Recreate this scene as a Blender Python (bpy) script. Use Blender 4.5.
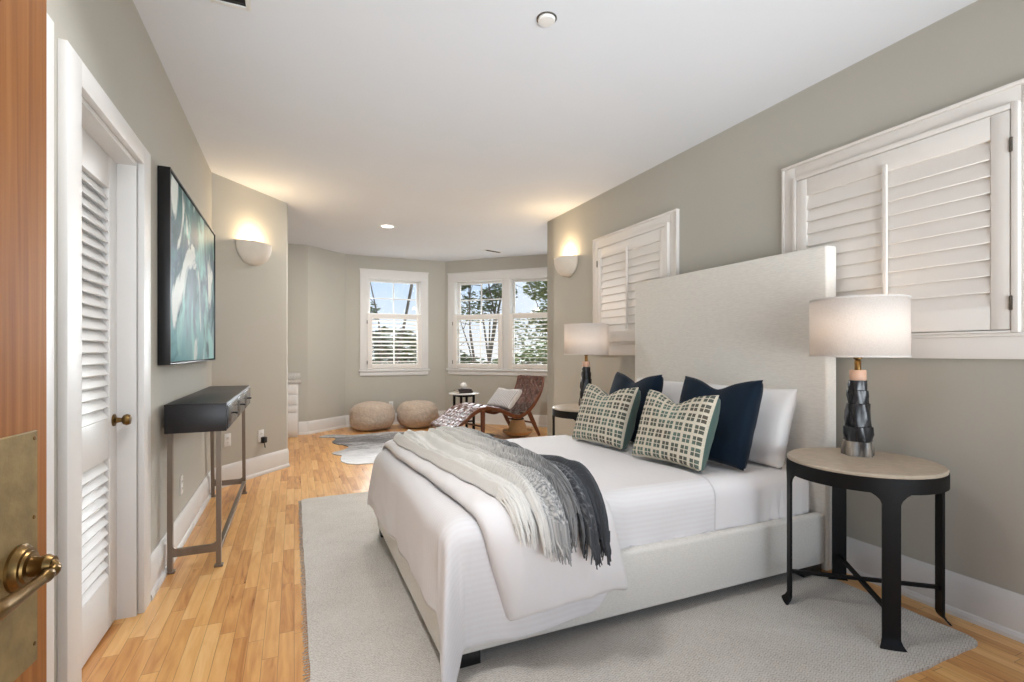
import bpy, bmesh, math, random
from math import sin, cos, pi, sqrt, atan2, exp, floor
from mathutils import Vector, Matrix, noise

for o in list(bpy.data.objects): bpy.data.objects.remove(o, do_unlink=True)
S = bpy.context.scene
COL = S.collection

# ------------------------------------------------------------------ camera
cd = bpy.data.cameras.new('camera'); cam = bpy.data.objects.new('camera', cd); COL.objects.link(cam)
cd.sensor_width = 36.0; cd.lens = 499.0/1024*36; cd.shift_y = 11/1024; cd.clip_start = 0.02
cam.location = (0, 0, 1.18); cam.rotation_euler = (pi/2, 0, -math.atan(218/499))
S.camera = cam

# ------------------------------------------------------------------ exposure
S.view_settings.view_transform = 'Standard'; S.view_settings.look = 'None'
S.view_settings.gamma = 1.0; S.view_settings.use_curve_mapping = False
S.view_settings.exposure = 0.62

# ------------------------------------------------------------------ sky
W = bpy.data.worlds.new('sky'); S.world = W; W.use_nodes = True
nt = W.node_tree; nt.nodes.clear()
def nd(t, typ, **k):
    n = t.nodes.new(typ)
    for a, b in k.items(): setattr(n, a, b)
    return n
tc = nd(nt, 'ShaderNodeTexCoord'); sp = nd(nt, 'ShaderNodeSeparateXYZ')
rp = nd(nt, 'ShaderNodeValToRGB'); bg = nd(nt, 'ShaderNodeBackground'); wo = nd(nt, 'ShaderNodeOutputWorld')
cl = nd(nt, 'ShaderNodeTexNoise'); cl.inputs['Scale'].default_value = 3.0; cl.inputs['Detail'].default_value = 5
mxw = nd(nt, 'ShaderNodeMix', data_type='RGBA')
rp.color_ramp.elements[0].position = 0.0; rp.color_ramp.elements[0].color = (0.93, 0.96, 1.0, 1)
e = rp.color_ramp.elements.new(0.16); e.color = (0.53, 0.72, 0.97, 1)
rp.color_ramp.elements[-1].position = 0.7; rp.color_ramp.elements[-1].color = (0.45, 0.64, 0.95, 1)
nt.links.new(tc.outputs['Generated'], sp.inputs[0]); nt.links.new(sp.outputs['Z'], rp.inputs[0])
nt.links.new(tc.outputs['Generated'], cl.inputs['Vector'])
cr = nd(nt, 'ShaderNodeValToRGB'); cr.color_ramp.elements[0].position = 0.5; cr.color_ramp.elements[1].position = 0.75
nt.links.new(cl.outputs['Fac'], cr.inputs[0]); nt.links.new(cr.outputs['Color'], mxw.inputs['Factor'])
nt.links.new(rp.outputs['Color'], mxw.inputs['A']); mxw.inputs['B'].default_value = (0.95, 0.97, 1, 1)
nt.links.new(mxw.outputs['Result'], bg.inputs['Color']); nt.links.new(bg.outputs[0], wo.inputs[0])
bg.inputs['Strength'].default_value = 0.74

# ------------------------------------------------------------------ large lights
def area(name, loc, rot, sx, sy, power, color):
    l = bpy.data.lights.new(name, 'AREA'); l.shape = 'RECTANGLE'; l.size = sx; l.size_y = sy; l.energy = power; l.color = color
    o = bpy.data.objects.new(name, l); COL.objects.link(o); o.location = loc; o.rotation_euler = rot
    return o
def sun(name, rot, energy, angle, color):
    l = bpy.data.lights.new(name, 'SUN'); l.energy = energy; l.angle = angle; l.color = color
    o = bpy.data.objects.new(name, l); COL.objects.link(o); o.rotation_euler = rot
    return o
# soft daylight of the hazy sky on the bay side, and an unseen fill light added behind the camera
sun('daylight', (math.radians(-69), 0, math.radians(-16)), 26.0, math.radians(60), (0.90, 0.96, 1.0))
rear_fill = area('rear_fill_light', (1.05, -0.95, 1.1), (math.radians(110), 0, math.radians(-4)), 3.0, 1.2, 25, (0.86, 0.94, 1.0))
rear_fill.data.spread = math.radians(80)
# unseen fill light added for the bay, round the corner behind the end of the right wall
area('bay_side_fill', (4.15, 5.88, 1.6), (pi/2, 0, pi/2), 1.0, 1.8, 9, (0.94, 0.97, 1.0))

# unseen fill light added just above the top of the picture, over the entry end of the room
dn = area('entry_fill_light', (.0, 1.6, 2.70), (0, 0, 0), .35, .35, 8.5, (0.97, 0.98, 1.0)); dn.data.shape = 'DISK'; dn.data.spread = math.radians(130)
# ------------------------------------------------------------------ materials
def srgb(r, g, b):
    f = lambda c: (c/255/12.92) if c/255 <= 0.04045 else ((c/255+0.055)/1.055)**2.4
    return (f(r), f(g), f(b), 1)
def base_mat(name):
    m = bpy.data.materials.new(name); m.use_nodes = True; t = m.node_tree
    return m, t, t.nodes['Principled BSDF']
def L(t, a, b): t.links.new(a, b)
def mat(name, rgb, rough=0.5, metal=0.0, var=0.04, scale=8.0, bump=0.0, bscale=60.0, stretch=(1, 1, 1), spec=None, sheen=0.0, bdist=0.004):
    m, t, p = base_mat(name)
    p.inputs['Roughness'].default_value = rough; p.inputs['Metallic'].default_value = metal
    if spec is not None: p.inputs['Specular IOR Level'].default_value = spec
    if sheen: p.inputs['Sheen Weight'].default_value = sheen
    co = nd(t, 'ShaderNodeTexCoord'); mp = nd(t, 'ShaderNodeMapping'); mp.inputs['Scale'].default_value = stretch
    L(t, co.outputs['Object'], mp.inputs['Vector'])
    n = nd(t, 'ShaderNodeTexNoise'); n.inputs['Scale'].default_value = scale; n.inputs['Detail'].default_value = 4
    L(t, mp.outputs[0], n.inputs['Vector'])
    c = srgb(*rgb); r = nd(t, 'ShaderNodeValToRGB')
    r.color_ramp.elements[0].position = 0.3; r.color_ramp.elements[1].position = 0.7
    r.color_ramp.elements[0].color = tuple(max(0, x*(1-var)) for x in c[:3])+(1,)
    r.color_ramp.elements[1].color = tuple(min(1, x*(1+var)) for x in c[:3])+(1,)
    L(t, n.outputs['Fac'], r.inputs[0]); L(t, r.outputs[0], p.inputs['Base Color'])
    if bump:
        n2 = nd(t, 'ShaderNodeTexNoise'); n2.inputs['Scale'].default_value = bscale; n2.inputs['Detail'].default_value = 3
        L(t, mp.outputs[0], n2.inputs['Vector'])
        b = nd(t, 'ShaderNodeBump'); b.inputs['Strength'].default_value = bump; b.inputs['Distance'].default_value = bdist
        L(t, n2.outputs['Fac'], b.inputs['Height']); L(t, b.outputs[0], p.inputs['Normal'])
    return m
def math_(t, op, a, b=None, c=None):
    n = nd(t, 'ShaderNodeMath', operation=op)
    for i, x in enumerate((a, b, c)):
        if x is None: continue
        if isinstance(x, (int, float)): n.inputs[i].default_value = x
        else: L(t, x, n.inputs[i])
    return n.outputs[0]
def ramp(t, fac, stops):
    r = nd(t, 'ShaderNodeValToRGB'); el = r.color_ramp.elements
    while len(el) < len(stops): el.new(0.5)
    for e_, (p_, c_) in zip(el, stops): e_.position = p_; e_.color = c_
    L(t, fac, r.inputs[0]); return r.outputs[0]

M = {}
M['wall'] = mat('wall_paint', (187, 183, 172), 0.85, var=0.012, scale=2, bump=0.03, bscale=220)
M['ceil'] = mat('ceiling_paint', (226, 228, 232), 0.9, var=0.01, scale=2)
M['white'] = mat('white_trim_paint', (226, 224, 221), 0.42, var=0.012, scale=5)
M['shutter'] = mat('white_shutter_paint', (234, 228, 221), 0.38, var=0.012, scale=5)
M['plaster'] = mat('white_plaster', (222, 214, 202), 0.75, var=0.03, scale=14)
M['black_metal'] = mat('blackened_iron', (13, 12, 12), 0.55, 0.0, var=0.2, scale=20, bump=0.1, bscale=90, spec=.25)
M['brass'] = mat('aged_brass', (122, 96, 58), 0.34, 1.0, var=0.28, scale=26, bump=0.05, bscale=60)
M['plate'] = mat('tarnished_brass_plate', (150, 126, 82), 0.5, 0.6, var=0.22, scale=30, bump=0.12, bscale=120)
M['dull_brass'] = mat('dark_brass', (112, 82, 44), 0.36, 1.0, var=0.35, scale=40)
M['steel'] = mat('brushed_pewter', (134, 122, 110), 0.42, 0.75, var=0.08, scale=30, stretch=(1, 1, .1))
M['dark_wood'] = mat('black_stained_wood', (30, 29, 32), 0.38, var=0.25, scale=14, stretch=(10, 1, 10), bump=0.05, bscale=40)
M['linen'] = mat('cream_linen', (234, 229, 220), 0.95, var=0.06, scale=90, bump=0.35, bscale=150, stretch=(1, .35, 3), sheen=.1, bdist=.002)
M['sheet'] = mat('white_cotton_sheet', (243, 238, 236), 0.9, var=0.015, scale=6, bump=0.08, bscale=14, bdist=.01)
M['duvet'] = mat('white_duvet', (240, 235, 233), 0.92, var=0.015, scale=6, bump=0.12, bscale=10, bdist=.015)
M['pillowcase'] = mat('white_pillowcase', (238, 235, 233), 0.9, var=0.012, scale=6, bump=0.1, bscale=18, bdist=.01)
M['navy'] = mat('navy_velvet', (8, 26, 42), 0.8, var=0.2, scale=9, bump=0.05, bscale=200, sheen=0.08, spec=.2)
M['teal_back'] = mat('sage_velvet', (72, 98, 90), 0.8, var=0.12, scale=12, sheen=.2)
M['black_foot'] = mat('black_lacquer_foot', (18, 18, 18), 0.4, var=0.1)
M['stone'] = mat('beige_stone_top', (186, 170, 150), 0.4, var=0.1, scale=30, bump=0.03, bscale=60)
M['wool'] = mat('felted_oatmeal_wool', (196, 178, 160), 0.97, var=0.12, scale=22, bump=0.9, bscale=30, bdist=.02, sheen=.2)
M['walnut'] = mat('walnut_frame', (112, 64, 40), 0.4, var=0.25, scale=16, stretch=(1, 6, 6))
M['leather'] = mat('brown_leather', (98, 58, 44), 0.32, var=0.25, scale=18, bump=0.1, bscale=90, spec=.8)
M['rattan'] = mat('tan_rattan', (206, 164, 116), 0.7, var=0.15, scale=30, bump=0.5, bscale=60, stretch=(1, 1, 6))
M['marble'] = mat('white_marble', (232, 230, 226), 0.25, var=0.06, scale=7)
M['grey_stone'] = mat('grey_granite', (192, 186, 178), 0.35, var=0.15, scale=70)
M['book'] = mat('dark_book_cloth', (52, 40, 38), 0.7, var=0.1)
M['paper'] = mat('book_pages', (222, 212, 196), 0.9, var=0.08, scale=200, stretch=(.1, .1, 4))
M['ceramic'] = mat('white_ceramic', (236, 232, 226), 0.5, var=0.03)
M['plastic'] = mat('white_plastic', (230, 228, 224), 0.4, var=0.01)
M['black_plastic'] = mat('black_plastic', (22, 22, 24), 0.4, var=0.1)
M['grille'] = mat('dark_duct', (40, 37, 34), 0.8, var=0.1)
M['hinge'] = mat('grey_hinge_metal', (108, 102, 94), 0.4, 0.8, var=0.1)
M['fir'] = None
M['bark'] = mat('grey_bark', (92, 84, 76), 0.95, var=0.35, scale=10, bump=0.4, bscale=20)
M['leaf'] = mat('green_leaf', (74, 84, 48), 0.7, var=0.5, scale=1.7)
M['leaf_pale'] = mat('olive_leaf', (106, 116, 74), 0.7, var=0.45, scale=1.7)
M['soil'] = mat('garden_ground', (150, 146, 120), 0.95, var=0.3, scale=1.2)
M['closet'] = mat('closet_wall_paint', (200, 196, 188), 0.9)
M['frame_black'] = mat('black_float_frame', (17, 17, 20), 0.35, var=0.1)
M['cushion_silver'] = mat('silver_ribbed_cloth', (196, 194, 196), 0.7, var=0.16, scale=26, stretch=(1, 3, 1), bump=.2, bscale=60)
def rib_mat():
    m, t, p = base_mat('silver_ribbed_cloth_weave')
    uv = nd(t, 'ShaderNodeUVMap'); s = nd(t, 'ShaderNodeSeparateXYZ'); L(t, uv.outputs[0], s.inputs[0])
    f = math_(t, 'FRACT', math_(t, 'MULTIPLY', s.outputs['X'], 16.0)); n = nd(t, 'ShaderNodeTexNoise'); n.inputs['Scale'].default_value = 40; L(t, uv.outputs[0], n.inputs['Vector'])
    k = math_(t, 'MULTIPLY', math_(t, 'LESS_THAN', f, .5), math_(t, 'LESS_THAN', s.outputs['Y'], .86))
    v = math_(t, 'ADD', math_(t, 'MULTIPLY', k, .5), math_(t, 'MULTIPLY', n.outputs['Fac'], .4))
    L(t, ramp(t, v, [(.1, srgb(226, 222, 218)), (.5, srgb(178, 176, 178)), (.9, srgb(140, 140, 146))]), p.inputs['Base Color']); p.inputs['Roughness'].default_value = .8
    return m
M['drawer_grey'] = mat('black_drawer_lacquer', (52, 53, 57), 0.22, var=0.15, scale=14, stretch=(1, .2, 6))

def floor_mat():
    m, t, p = base_mat('oak_strip_floor')
    co = nd(t, 'ShaderNodeTexCoord'); s = nd(t, 'ShaderNodeSeparateXYZ'); L(t, co.outputs['Object'], s.inputs[0])
    PW, PL = 0.057, 0.48
    xs = math_(t, 'DIVIDE', s.outputs['X'], PW); ix = math_(t, 'FLOOR', xs); fx = math_(t, 'FRACT', xs)
    w1 = nd(t, 'ShaderNodeTexWhiteNoise', noise_dimensions='1D'); L(t, ix, w1.inputs['W'])
    ys = math_(t, 'ADD', math_(t, 'DIVIDE', s.outputs['Y'], PL), math_(t, 'MULTIPLY', w1.outputs['Value'], 7.3))
    iy = math_(t, 'FLOOR', ys); fy = math_(t, 'FRACT', ys)
    cb = nd(t, 'ShaderNodeCombineXYZ'); L(t, ix, cb.inputs[0]); L(t, iy, cb.inputs[1])
    w2 = nd(t, 'ShaderNodeTexWhiteNoise', noise_dimensions='2D'); L(t, cb.outputs[0], w2.inputs['Vector'])
    mp = nd(t, 'ShaderNodeMapping'); mp.inputs['Scale'].default_value = (24, 2.4, 1); L(t, co.outputs['Object'], mp.inputs[0])
    ad = nd(t, 'ShaderNodeVectorMath', operation='ADD'); L(t, mp.outputs[0], ad.inputs[0]); L(t, w2.outputs['Color'], ad.inputs[1])
    sc = nd(t, 'ShaderNodeVectorMath', operation='SCALE'); L(t, w2.outputs['Color'], sc.inputs[0]); sc.inputs['Scale'].default_value = 40; L(t, sc.outputs[0], ad.inputs[1])
    g = nd(t, 'ShaderNodeTexNoise'); g.inputs['Scale'].default_value = 1.0; g.inputs['Detail'].default_value = 5; g.inputs['Distortion'].default_value = 1.2
    L(t, ad.outputs[0], g.inputs['Vector'])
    v = math_(t, 'ADD', math_(t, 'MULTIPLY', w2.outputs['Value'], 0.42), math_(t, 'MULTIPLY', math_(t, 'SUBTRACT', g.outputs['Fac'], 0.16), 0.95))
    c = ramp(t, v, [(0.10, srgb(140, 84, 42)), (0.22, srgb(184, 122, 66)), (0.36, srgb(206, 146, 84)), (0.62, srgb(226, 172, 106)), (0.95, srgb(240, 196, 134))])
    gap = math_(t, 'MAXIMUM', math_(t, 'LESS_THAN', fx, 0.03), math_(t, 'LESS_THAN', fy, 0.004))
    mx = nd(t, 'ShaderNodeMix', data_type='RGBA'); L(t, math_(t, 'MULTIPLY', gap, 0.6), mx.inputs['Factor']); L(t, c, mx.inputs['A']); mx.inputs['B'].default_value = srgb(96, 56, 28)
    L(t, mx.outputs['Result'], p.inputs['Base Color'])
    L(t, math_(t, 'ADD', math_(t, 'MULTIPLY', g.outputs['Fac'], 0.2), 0.22), p.inputs['Roughness'])
    b = nd(t, 'ShaderNodeBump'); b.inputs['Strength'].default_value = 0.25; b.inputs['Distance'].default_value = 0.002; b.invert = True
    L(t, gap, b.inputs['Height']); L(t, b.outputs[0], p.inputs['Normal'])
    return m
M['floor'] = floor_mat()

def fir_mat():
    m, t, p = base_mat('amber_fir_door')
    co = nd(t, 'ShaderNodeTexCoord'); mp = nd(t, 'ShaderNodeMapping'); mp.inputs['Scale'].default_value = (60, 60, 1.3)
    L(t, co.outputs['Object'], mp.inputs[0])
    n = nd(t, 'ShaderNodeTexNoise'); n.inputs['Scale'].default_value = 1.6; n.inputs['Detail'].default_value = 6; n.inputs['Distortion'].default_value = .6
    L(t, mp.outputs[0], n.inputs['Vector'])
    c = ramp(t, n.outputs['Fac'], [(0.25, srgb(138, 82, 32)), (0.5, srgb(166, 104, 46)), (0.78, srgb(182, 122, 60))])
    L(t, c, p.inputs['Base Color']); p.inputs['Roughness'].default_value = 0.6; p.inputs['Specular IOR Level'].default_value = .15
    b = nd(t, 'ShaderNodeBump'); b.inputs['Strength'].default_value = .06; L(t, n.outputs['Fac'], b.inputs['Height']); L(t, b.outputs[0], p.inputs['Normal'])
    return m
M['fir'] = fir_mat()

def rug_mat():
    m, t, p = base_mat('flatweave_wool_rug')
    co = nd(t, 'ShaderNodeTexCoord'); s = nd(t, 'ShaderNodeSeparateXYZ'); L(t, co.outputs['Object'], s.inputs[0])
    # chevron loops: rows of short slanted stitches
    px_ = 0.016
    fr = math_(t, 'FRACT', math_(t, 'DIVIDE', s.outputs['X'], px_*2))
    tri = math_(t, 'MULTIPLY', math_(t, 'ABSOLUTE', math_(t, 'SUBTRACT', fr, 0.5)), 1.6)
    row = math_(t, 'FRACT', math_(t, 'ADD', math_(t, 'DIVIDE', s.outputs['Y'], 0.010), tri))
    n = nd(t, 'ShaderNodeTexNoise'); n.inputs['Scale'].default_value = 150; n.inputs['Detail'].default_value = 4; L(t, co.outputs['Object'], n.inputs['Vector'])
    n2 = nd(t, 'ShaderNodeTexNoise'); n2.inputs['Scale'].default_value = 5; n2.inputs['Detail'].default_value = 3; L(t, co.outputs['Object'], n2.inputs['Vector'])
    st = math_(t, 'MULTIPLY', math_(t, 'LESS_THAN', row, 0.34), 0.24)
    v = math_(t, 'SUBTRACT', math_(t, 'ADD', math_(t, 'MULTIPLY', n.outputs['Fac'], 0.9), math_(t, 'MULTIPLY', n2.outputs['Fac'], 0.25)), st)
    c = ramp(t, v, [(0.05, srgb(146, 136, 124)), (0.3, srgb(188, 179, 168)), (0.55, srgb(216, 209, 199)), (0.85, srgb(230, 224, 216))])
    L(t, c, p.inputs['Base Color']); p.inputs['Roughness'].default_value = 1.0
    b = nd(t, 'ShaderNodeBump'); b.inputs['Strength'].default_value = .7; b.inputs['Distance'].default_value = .006
    L(t, v, b.inputs['Height']); L(t, b.outputs[0], p.inputs['Normal'])
    return m
M['rug'] = rug_mat()

def hide_mat():
    m, t, p = base_mat('grey_brindle_cowhide')
    co = nd(t, 'ShaderNodeTexCoord'); mp = nd(t, 'ShaderNodeMapping'); mp.inputs['Scale'].default_value = (1, 2.6, 1); mp.inputs['Rotation'].default_value = (0, 0, .35)
    L(t, co.outputs['Object'], mp.inputs[0])
    n = nd(t, 'ShaderNodeTexNoise'); n.inputs['Scale'].default_value = 2.3; n.inputs['Detail'].default_value = 9; n.inputs['Roughness'].default_value = .72; L(t, mp.outputs[0], n.inputs['Vector'])
    n2 = nd(t, 'ShaderNodeTexNoise'); n2.inputs['Scale'].default_value = 30; n2.inputs['Detail'].default_value = 4; L(t, mp.outputs[0], n2.inputs['Vector'])
    s = nd(t, 'ShaderNodeSeparateXYZ'); L(t, co.outputs['Object'], s.inputs[0])
    ridge = math_(t, 'MULTIPLY', math_(t, 'ABSOLUTE', math_(t, 'SUBTRACT', s.outputs['Y'], 0.55)), 0.28)
    v = math_(t, 'ADD', math_(t, 'ADD', math_(t, 'MULTIPLY', n.outputs['Fac'], 0.75), math_(t, 'MULTIPLY', n2.outputs['Fac'], 0.3)), math_(t, 'SUBTRACT', ridge, 0.14))
    c = ramp(t, v, [(0.3, srgb(44, 42, 44)), (0.44, srgb(112, 110, 112)), (0.54, srgb(182, 182, 184)), (0.8, srgb(224, 224, 226))])
    L(t, c, p.inputs['Base Color']); p.inputs['Roughness'].default_value = .75; p.inputs['Sheen Weight'].default_value = .2
    return m
M['hide'] = hide_mat()

def art_mat():
    m, t, p = base_mat('abstract_sea_paint')
    co = nd(t, 'ShaderNodeTexCoord'); s = nd(t, 'ShaderNodeSeparateXYZ'); L(t, co.outputs['Object'], s.inputs[0])
    def nz(scale, det, dist, loc, rot=0.0, sc=(1, 1, 1)):
        mp = nd(t, 'ShaderNodeMapping'); mp.inputs['Location'].default_value = loc; mp.inputs['Rotation'].default_value = (rot, 0, 0); mp.inputs['Scale'].default_value = sc
        L(t, co.outputs['Object'], mp.inputs[0]); n = nd(t, 'ShaderNodeTexNoise'); n.inputs['Scale'].default_value = scale; n.inputs['Detail'].default_value = det; n.inputs['Distortion'].default_value = dist
        L(t, mp.outputs[0], n.inputs['Vector']); return n.outputs['Fac']
    h = math_(t, 'ADD', math_(t, 'MULTIPLY', s.outputs['Z'], 0.9), math_(t, 'MULTIPLY', math_(t, 'SUBTRACT', nz(2.2, 4, .8, (0, 0, 0), .4), .5), 1.1))
    base = ramp(t, h, [(0.0, srgb(104, 158, 164)), (0.22, srgb(122, 172, 176)), (0.42, srgb(92, 116, 132)), (0.62, srgb(82, 104, 120)), (0.78, srgb(58, 118, 120)), (0.95, srgb(24, 88, 88))])
    def over(col, fac, c):
        mx = nd(t, 'ShaderNodeMix', data_type='RGBA'); L(t, fac, mx.inputs['Factor']); L(t, col, mx.inputs['A']); mx.inputs['B'].default_value = c; return mx.outputs['Result']
    bw = lambda a_, b_, f: ramp(t, f, [(a_, (0, 0, 0, 1)), (b_, (1, 1, 1, 1))])
    c = over(base, bw(.56, .66, nz(1.7, 5, 1.3, (0, 1.3, .6), -.5)), srgb(26, 78, 84))
    c = over(c, bw(.54, .63, nz(2.4, 6, 1.4, (0, 4.2, 2.1), .6, (1, 1, .7))), srgb(150, 200, 196))
    c = over(c, bw(.585, .64, nz(2.1, 7, 1.6, (0, 7.7, 3.4), .7, (1, 1.1, .7))), srgb(228, 234, 228))
    L(t, c, p.inputs['Base Color']); p.inputs['Roughness'].default_value = .5; p.inputs['Specular IOR Level'].default_value = .25
    return m
M['art'] = art_mat()

def check_mat():
    m, t, p = base_mat('woven_square_motif')
    uv = nd(t, 'ShaderNodeUVMap'); s = nd(t, 'ShaderNodeSeparateXYZ'); L(t, uv.outputs[0], s.inputs[0])
    u = math_(t, 'MULTIPLY', s.outputs['X'], 8.0); v = math_(t, 'MULTIPLY', s.outputs['Y'], 7.0)
    fu = math_(t, 'FRACT', u); fv = math_(t, 'FRACT', v)
    def bar(f):
        d = math_(t, 'ABSOLUTE', math_(t, 'SUBTRACT', f, 0.5))
        return math_(t, 'MULTIPLY', math_(t, 'GREATER_THAN', d, 0.04), math_(t, 'LESS_THAN', d, 0.365))
    k = math_(t, 'MULTIPLY', bar(fu), bar(fv))
    n = nd(t, 'ShaderNodeTexNoise'); n.inputs['Scale'].default_value = 2.2; L(t, uv.outputs[0], n.inputs['Vector'])
    n2 = nd(t, 'ShaderNodeTexNoise'); n2.inputs['Scale'].default_value = 90; L(t, uv.outputs[0], n2.inputs['Vector'])
    dk = ramp(t, n.outputs['Fac'], [(0.35, srgb(82, 108, 98)), (0.5, srgb(62, 72, 62)), (0.65, srgb(70, 58, 46))])
    mx = nd(t, 'ShaderNodeMix', data_type='RGBA'); L(t, math_(t, 'MULTIPLY', k, 0.93), mx.inputs['Factor'])
    L(t, ramp(t, n2.outputs['Fac'], [(0.3, srgb(196, 186, 166)), (0.7, srgb(220, 210, 190))]), mx.inputs['A']); L(t, dk, mx.inputs['B'])
    L(t, mx.outputs['Result'], p.inputs['Base Color']); p.inputs['Roughness'].default_value = .9
    return m
M['check'] = check_mat()

def throw_mat():
    m, t, p = base_mat('ombre_mohair')
    uv = nd(t, 'ShaderNodeUVMap'); s = nd(t, 'ShaderNodeSeparateXYZ'); L(t, uv.outputs[0], s.inputs[0])
    mp = nd(t, 'ShaderNodeMapping'); mp.inputs['Scale'].default_value = (60, 260, 1); L(t, uv.outputs[0], mp.inputs[0])
    n = nd(t, 'ShaderNodeTexNoise'); n.inputs['Scale'].default_value = 1; n.inputs['Detail'].default_value = 4; L(t, mp.outputs[0], n.inputs['Vector'])
    mp2 = nd(t, 'ShaderNodeMapping'); mp2.inputs['Scale'].default_value = (7, 5, 1); L(t, uv.outputs[0], mp2.inputs[0])
    n2 = nd(t, 'ShaderNodeTexNoise'); n2.inputs['Scale'].default_value = 1; L(t, mp2.outputs[0], n2.inputs['Vector'])
    v = math_(t, 'ADD', math_(t, 'ADD', s.outputs['X'], math_(t, 'MULTIPLY', math_(t, 'SUBTRACT', n.outputs['Fac'], 0.5), 0.95)), math_(t, 'MULTIPLY', math_(t, 'SUBTRACT', n2.outputs['Fac'], .5), .3))
    v = math_(t, 'ADD', v, math_(t, 'MULTIPLY', math_(t, 'MAXIMUM', math_(t, 'SUBTRACT', s.outputs['Y'], .62), -.35), .62))
    c = ramp(t, v, [(0.34, srgb(232, 228, 221)), (0.58, srgb(206, 202, 197)), (0.74, srgb(150, 149, 148)), (0.88, srgb(104, 105, 107)), (1.0, srgb(64, 66, 70))])
    L(t, c, p.inputs['Base Color']); p.inputs['Roughness'].default_value = 1; p.inputs['Sheen Weight'].default_value = .15
    b = nd(t, 'ShaderNodeBump'); b.inputs['Strength'].default_value = .6; b.inputs['Distance'].default_value = .005; L(t, n.outputs['Fac'], b.inputs['Height']); L(t, b.outputs[0], p.inputs['Normal'])
    return m
M['throw'] = throw_mat()

def stripe_mat():
    m, t, p = base_mat('white_satin_stripe')
    uv = nd(t, 'ShaderNodeUVMap'); s = nd(t, 'ShaderNodeSeparateXYZ'); L(t, uv.outputs[0], s.inputs[0])
    f = math_(t, 'FRACT', math_(t, 'DIVIDE', s.outputs['Y'], 0.022)); k = math_(t, 'LESS_THAN', f, 0.5)
    L(t, ramp(t, k, [(0.0, srgb(234, 229, 228)), (1.0, srgb(236, 232, 231))]), p.inputs['Base Color'])
    L(t, math_(t, 'SUBTRACT', 0.85, math_(t, 'MULTIPLY', k, 0.06)), p.inputs['Roughness'])
    n = nd(t, 'ShaderNodeTexNoise'); n.inputs['Scale'].default_value = 10; n.inputs['Detail'].default_value = 3; L(t, uv.outputs[0], n.inputs['Vector'])
    b = nd(t, 'ShaderNodeBump'); b.inputs['Strength'].default_value = .15; b.inputs['Distance'].default_value = .015; L(t, n.outputs['Fac'], b.inputs['Height']); L(t, b.outputs[0], p.inputs['Normal'])
    return m
M['stripe'] = stripe_mat()

def horn_mat():
    m, t, p = base_mat('dark_horn_ceramic')
    co = nd(t, 'ShaderNodeTexCoord'); s = nd(t, 'ShaderNodeSeparateXYZ'); L(t, co.outputs['Object'], s.inputs[0])
    mp = nd(t, 'ShaderNodeMapping'); mp.inputs['Scale'].default_value = (28, 28, 5); L(t, co.outputs['Object'], mp.inputs[0])
    n = nd(t, 'ShaderNodeTexNoise'); n.inputs['Scale'].default_value = 1; n.inputs['Detail'].default_value = 3; L(t, mp.outputs[0], n.inputs['Vector'])
    dark = ramp(t, n.outputs['Fac'], [(0.35, srgb(20, 20, 22)), (0.55, srgb(44, 45, 48)), (0.75, srgb(96, 96, 98))])
    pale = ramp(t, n.outputs['Fac'], [(0.35, srgb(58, 56, 56)), (0.55, srgb(150, 140, 128)), (0.7, srgb(190, 178, 162))])
    mx = nd(t, 'ShaderNodeMix', data_type='RGBA'); L(t, math_(t, 'LESS_THAN', s.outputs['Z'], 0.068), mx.inputs['Factor']); L(t, dark, mx.inputs['A']); L(t, pale, mx.inputs['B'])
    L(t, mx.outputs['Result'], p.inputs['Base Color']); p.inputs['Roughness'].default_value = .25
    return m
M['horn'] = horn_mat()
M['lamp_cap'] = mat('blush_wood_cap', (206, 170, 148), 0.5, var=.1, scale=20)

def shade_mat():
    m, t, p = base_mat('white_linen_lampshade')
    p.inputs['Roughness'].default_value = .9
    co = nd(t, 'ShaderNodeTexCoord'); n = nd(t, 'ShaderNodeTexNoise'); n.inputs['Scale'].default_value = 200; L(t, co.outputs['Object'], n.inputs['Vector'])
    c = ramp(t, n.outputs['Fac'], [(0.3, srgb(222, 216, 210)), (0.7, srgb(232, 226, 220))]); L(t, c, p.inputs['Base Color'])
    tr = nd(t, 'ShaderNodeBsdfTranslucent'); L(t, c, tr.inputs['Color'])
    ms = nd(t, 'ShaderNodeMixShader'); ms.inputs[0].default_value = .25
    L(t, p.outputs[0], ms.inputs[1]); L(t, tr.outputs[0], ms.inputs[2]); L(t, ms.outputs[0], t.nodes['Material Output'].inputs[0])
    return m
M['shade'] = shade_mat()
def glass_mat():
    m, t, p = base_mat('window_glass')
    tr = nd(t, 'ShaderNodeBsdfTransparent'); gl = nd(t, 'ShaderNodeBsdfGlossy'); gl.inputs['Roughness'].default_value = .02
    fr = nd(t, 'ShaderNodeFresnel'); fr.inputs[0].default_value = 1.45
    n = nd(t, 'ShaderNodeTexNoise'); n.inputs['Scale'].default_value = 2
    L(t, ramp(t, n.outputs['Fac'], [(0, (.96, .97, .97, 1)), (1, (.99, .99, .99, 1))]), tr.inputs[0])
    ms = nd(t, 'ShaderNodeMixShader'); L(t, fr.outputs[0], ms.inputs[0]); L(t, tr.outputs[0], ms.inputs[1]); L(t, gl.outputs[0], ms.inputs[2])
    L(t, ms.outputs[0], t.nodes['Material Output'].inputs[0])
    return m
M['glass'] = glass_mat()
def bulb_mat(name, c, s_):
    m, t, p = base_mat(name)
    p.inputs['Emission Color'].default_value = c; p.inputs['Emission Strength'].default_value = s_
    n = nd(t, 'ShaderNodeTexNoise'); L(t, ramp(t, n.outputs['Fac'], [(0, (.9, .9, .9, 1)), (1, (1, 1, 1, 1))]), p.inputs['Base Color'])
    return m
M['bulb'] = bulb_mat('warm_bulb', (1, .72, .42, 1), 6)
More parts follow.
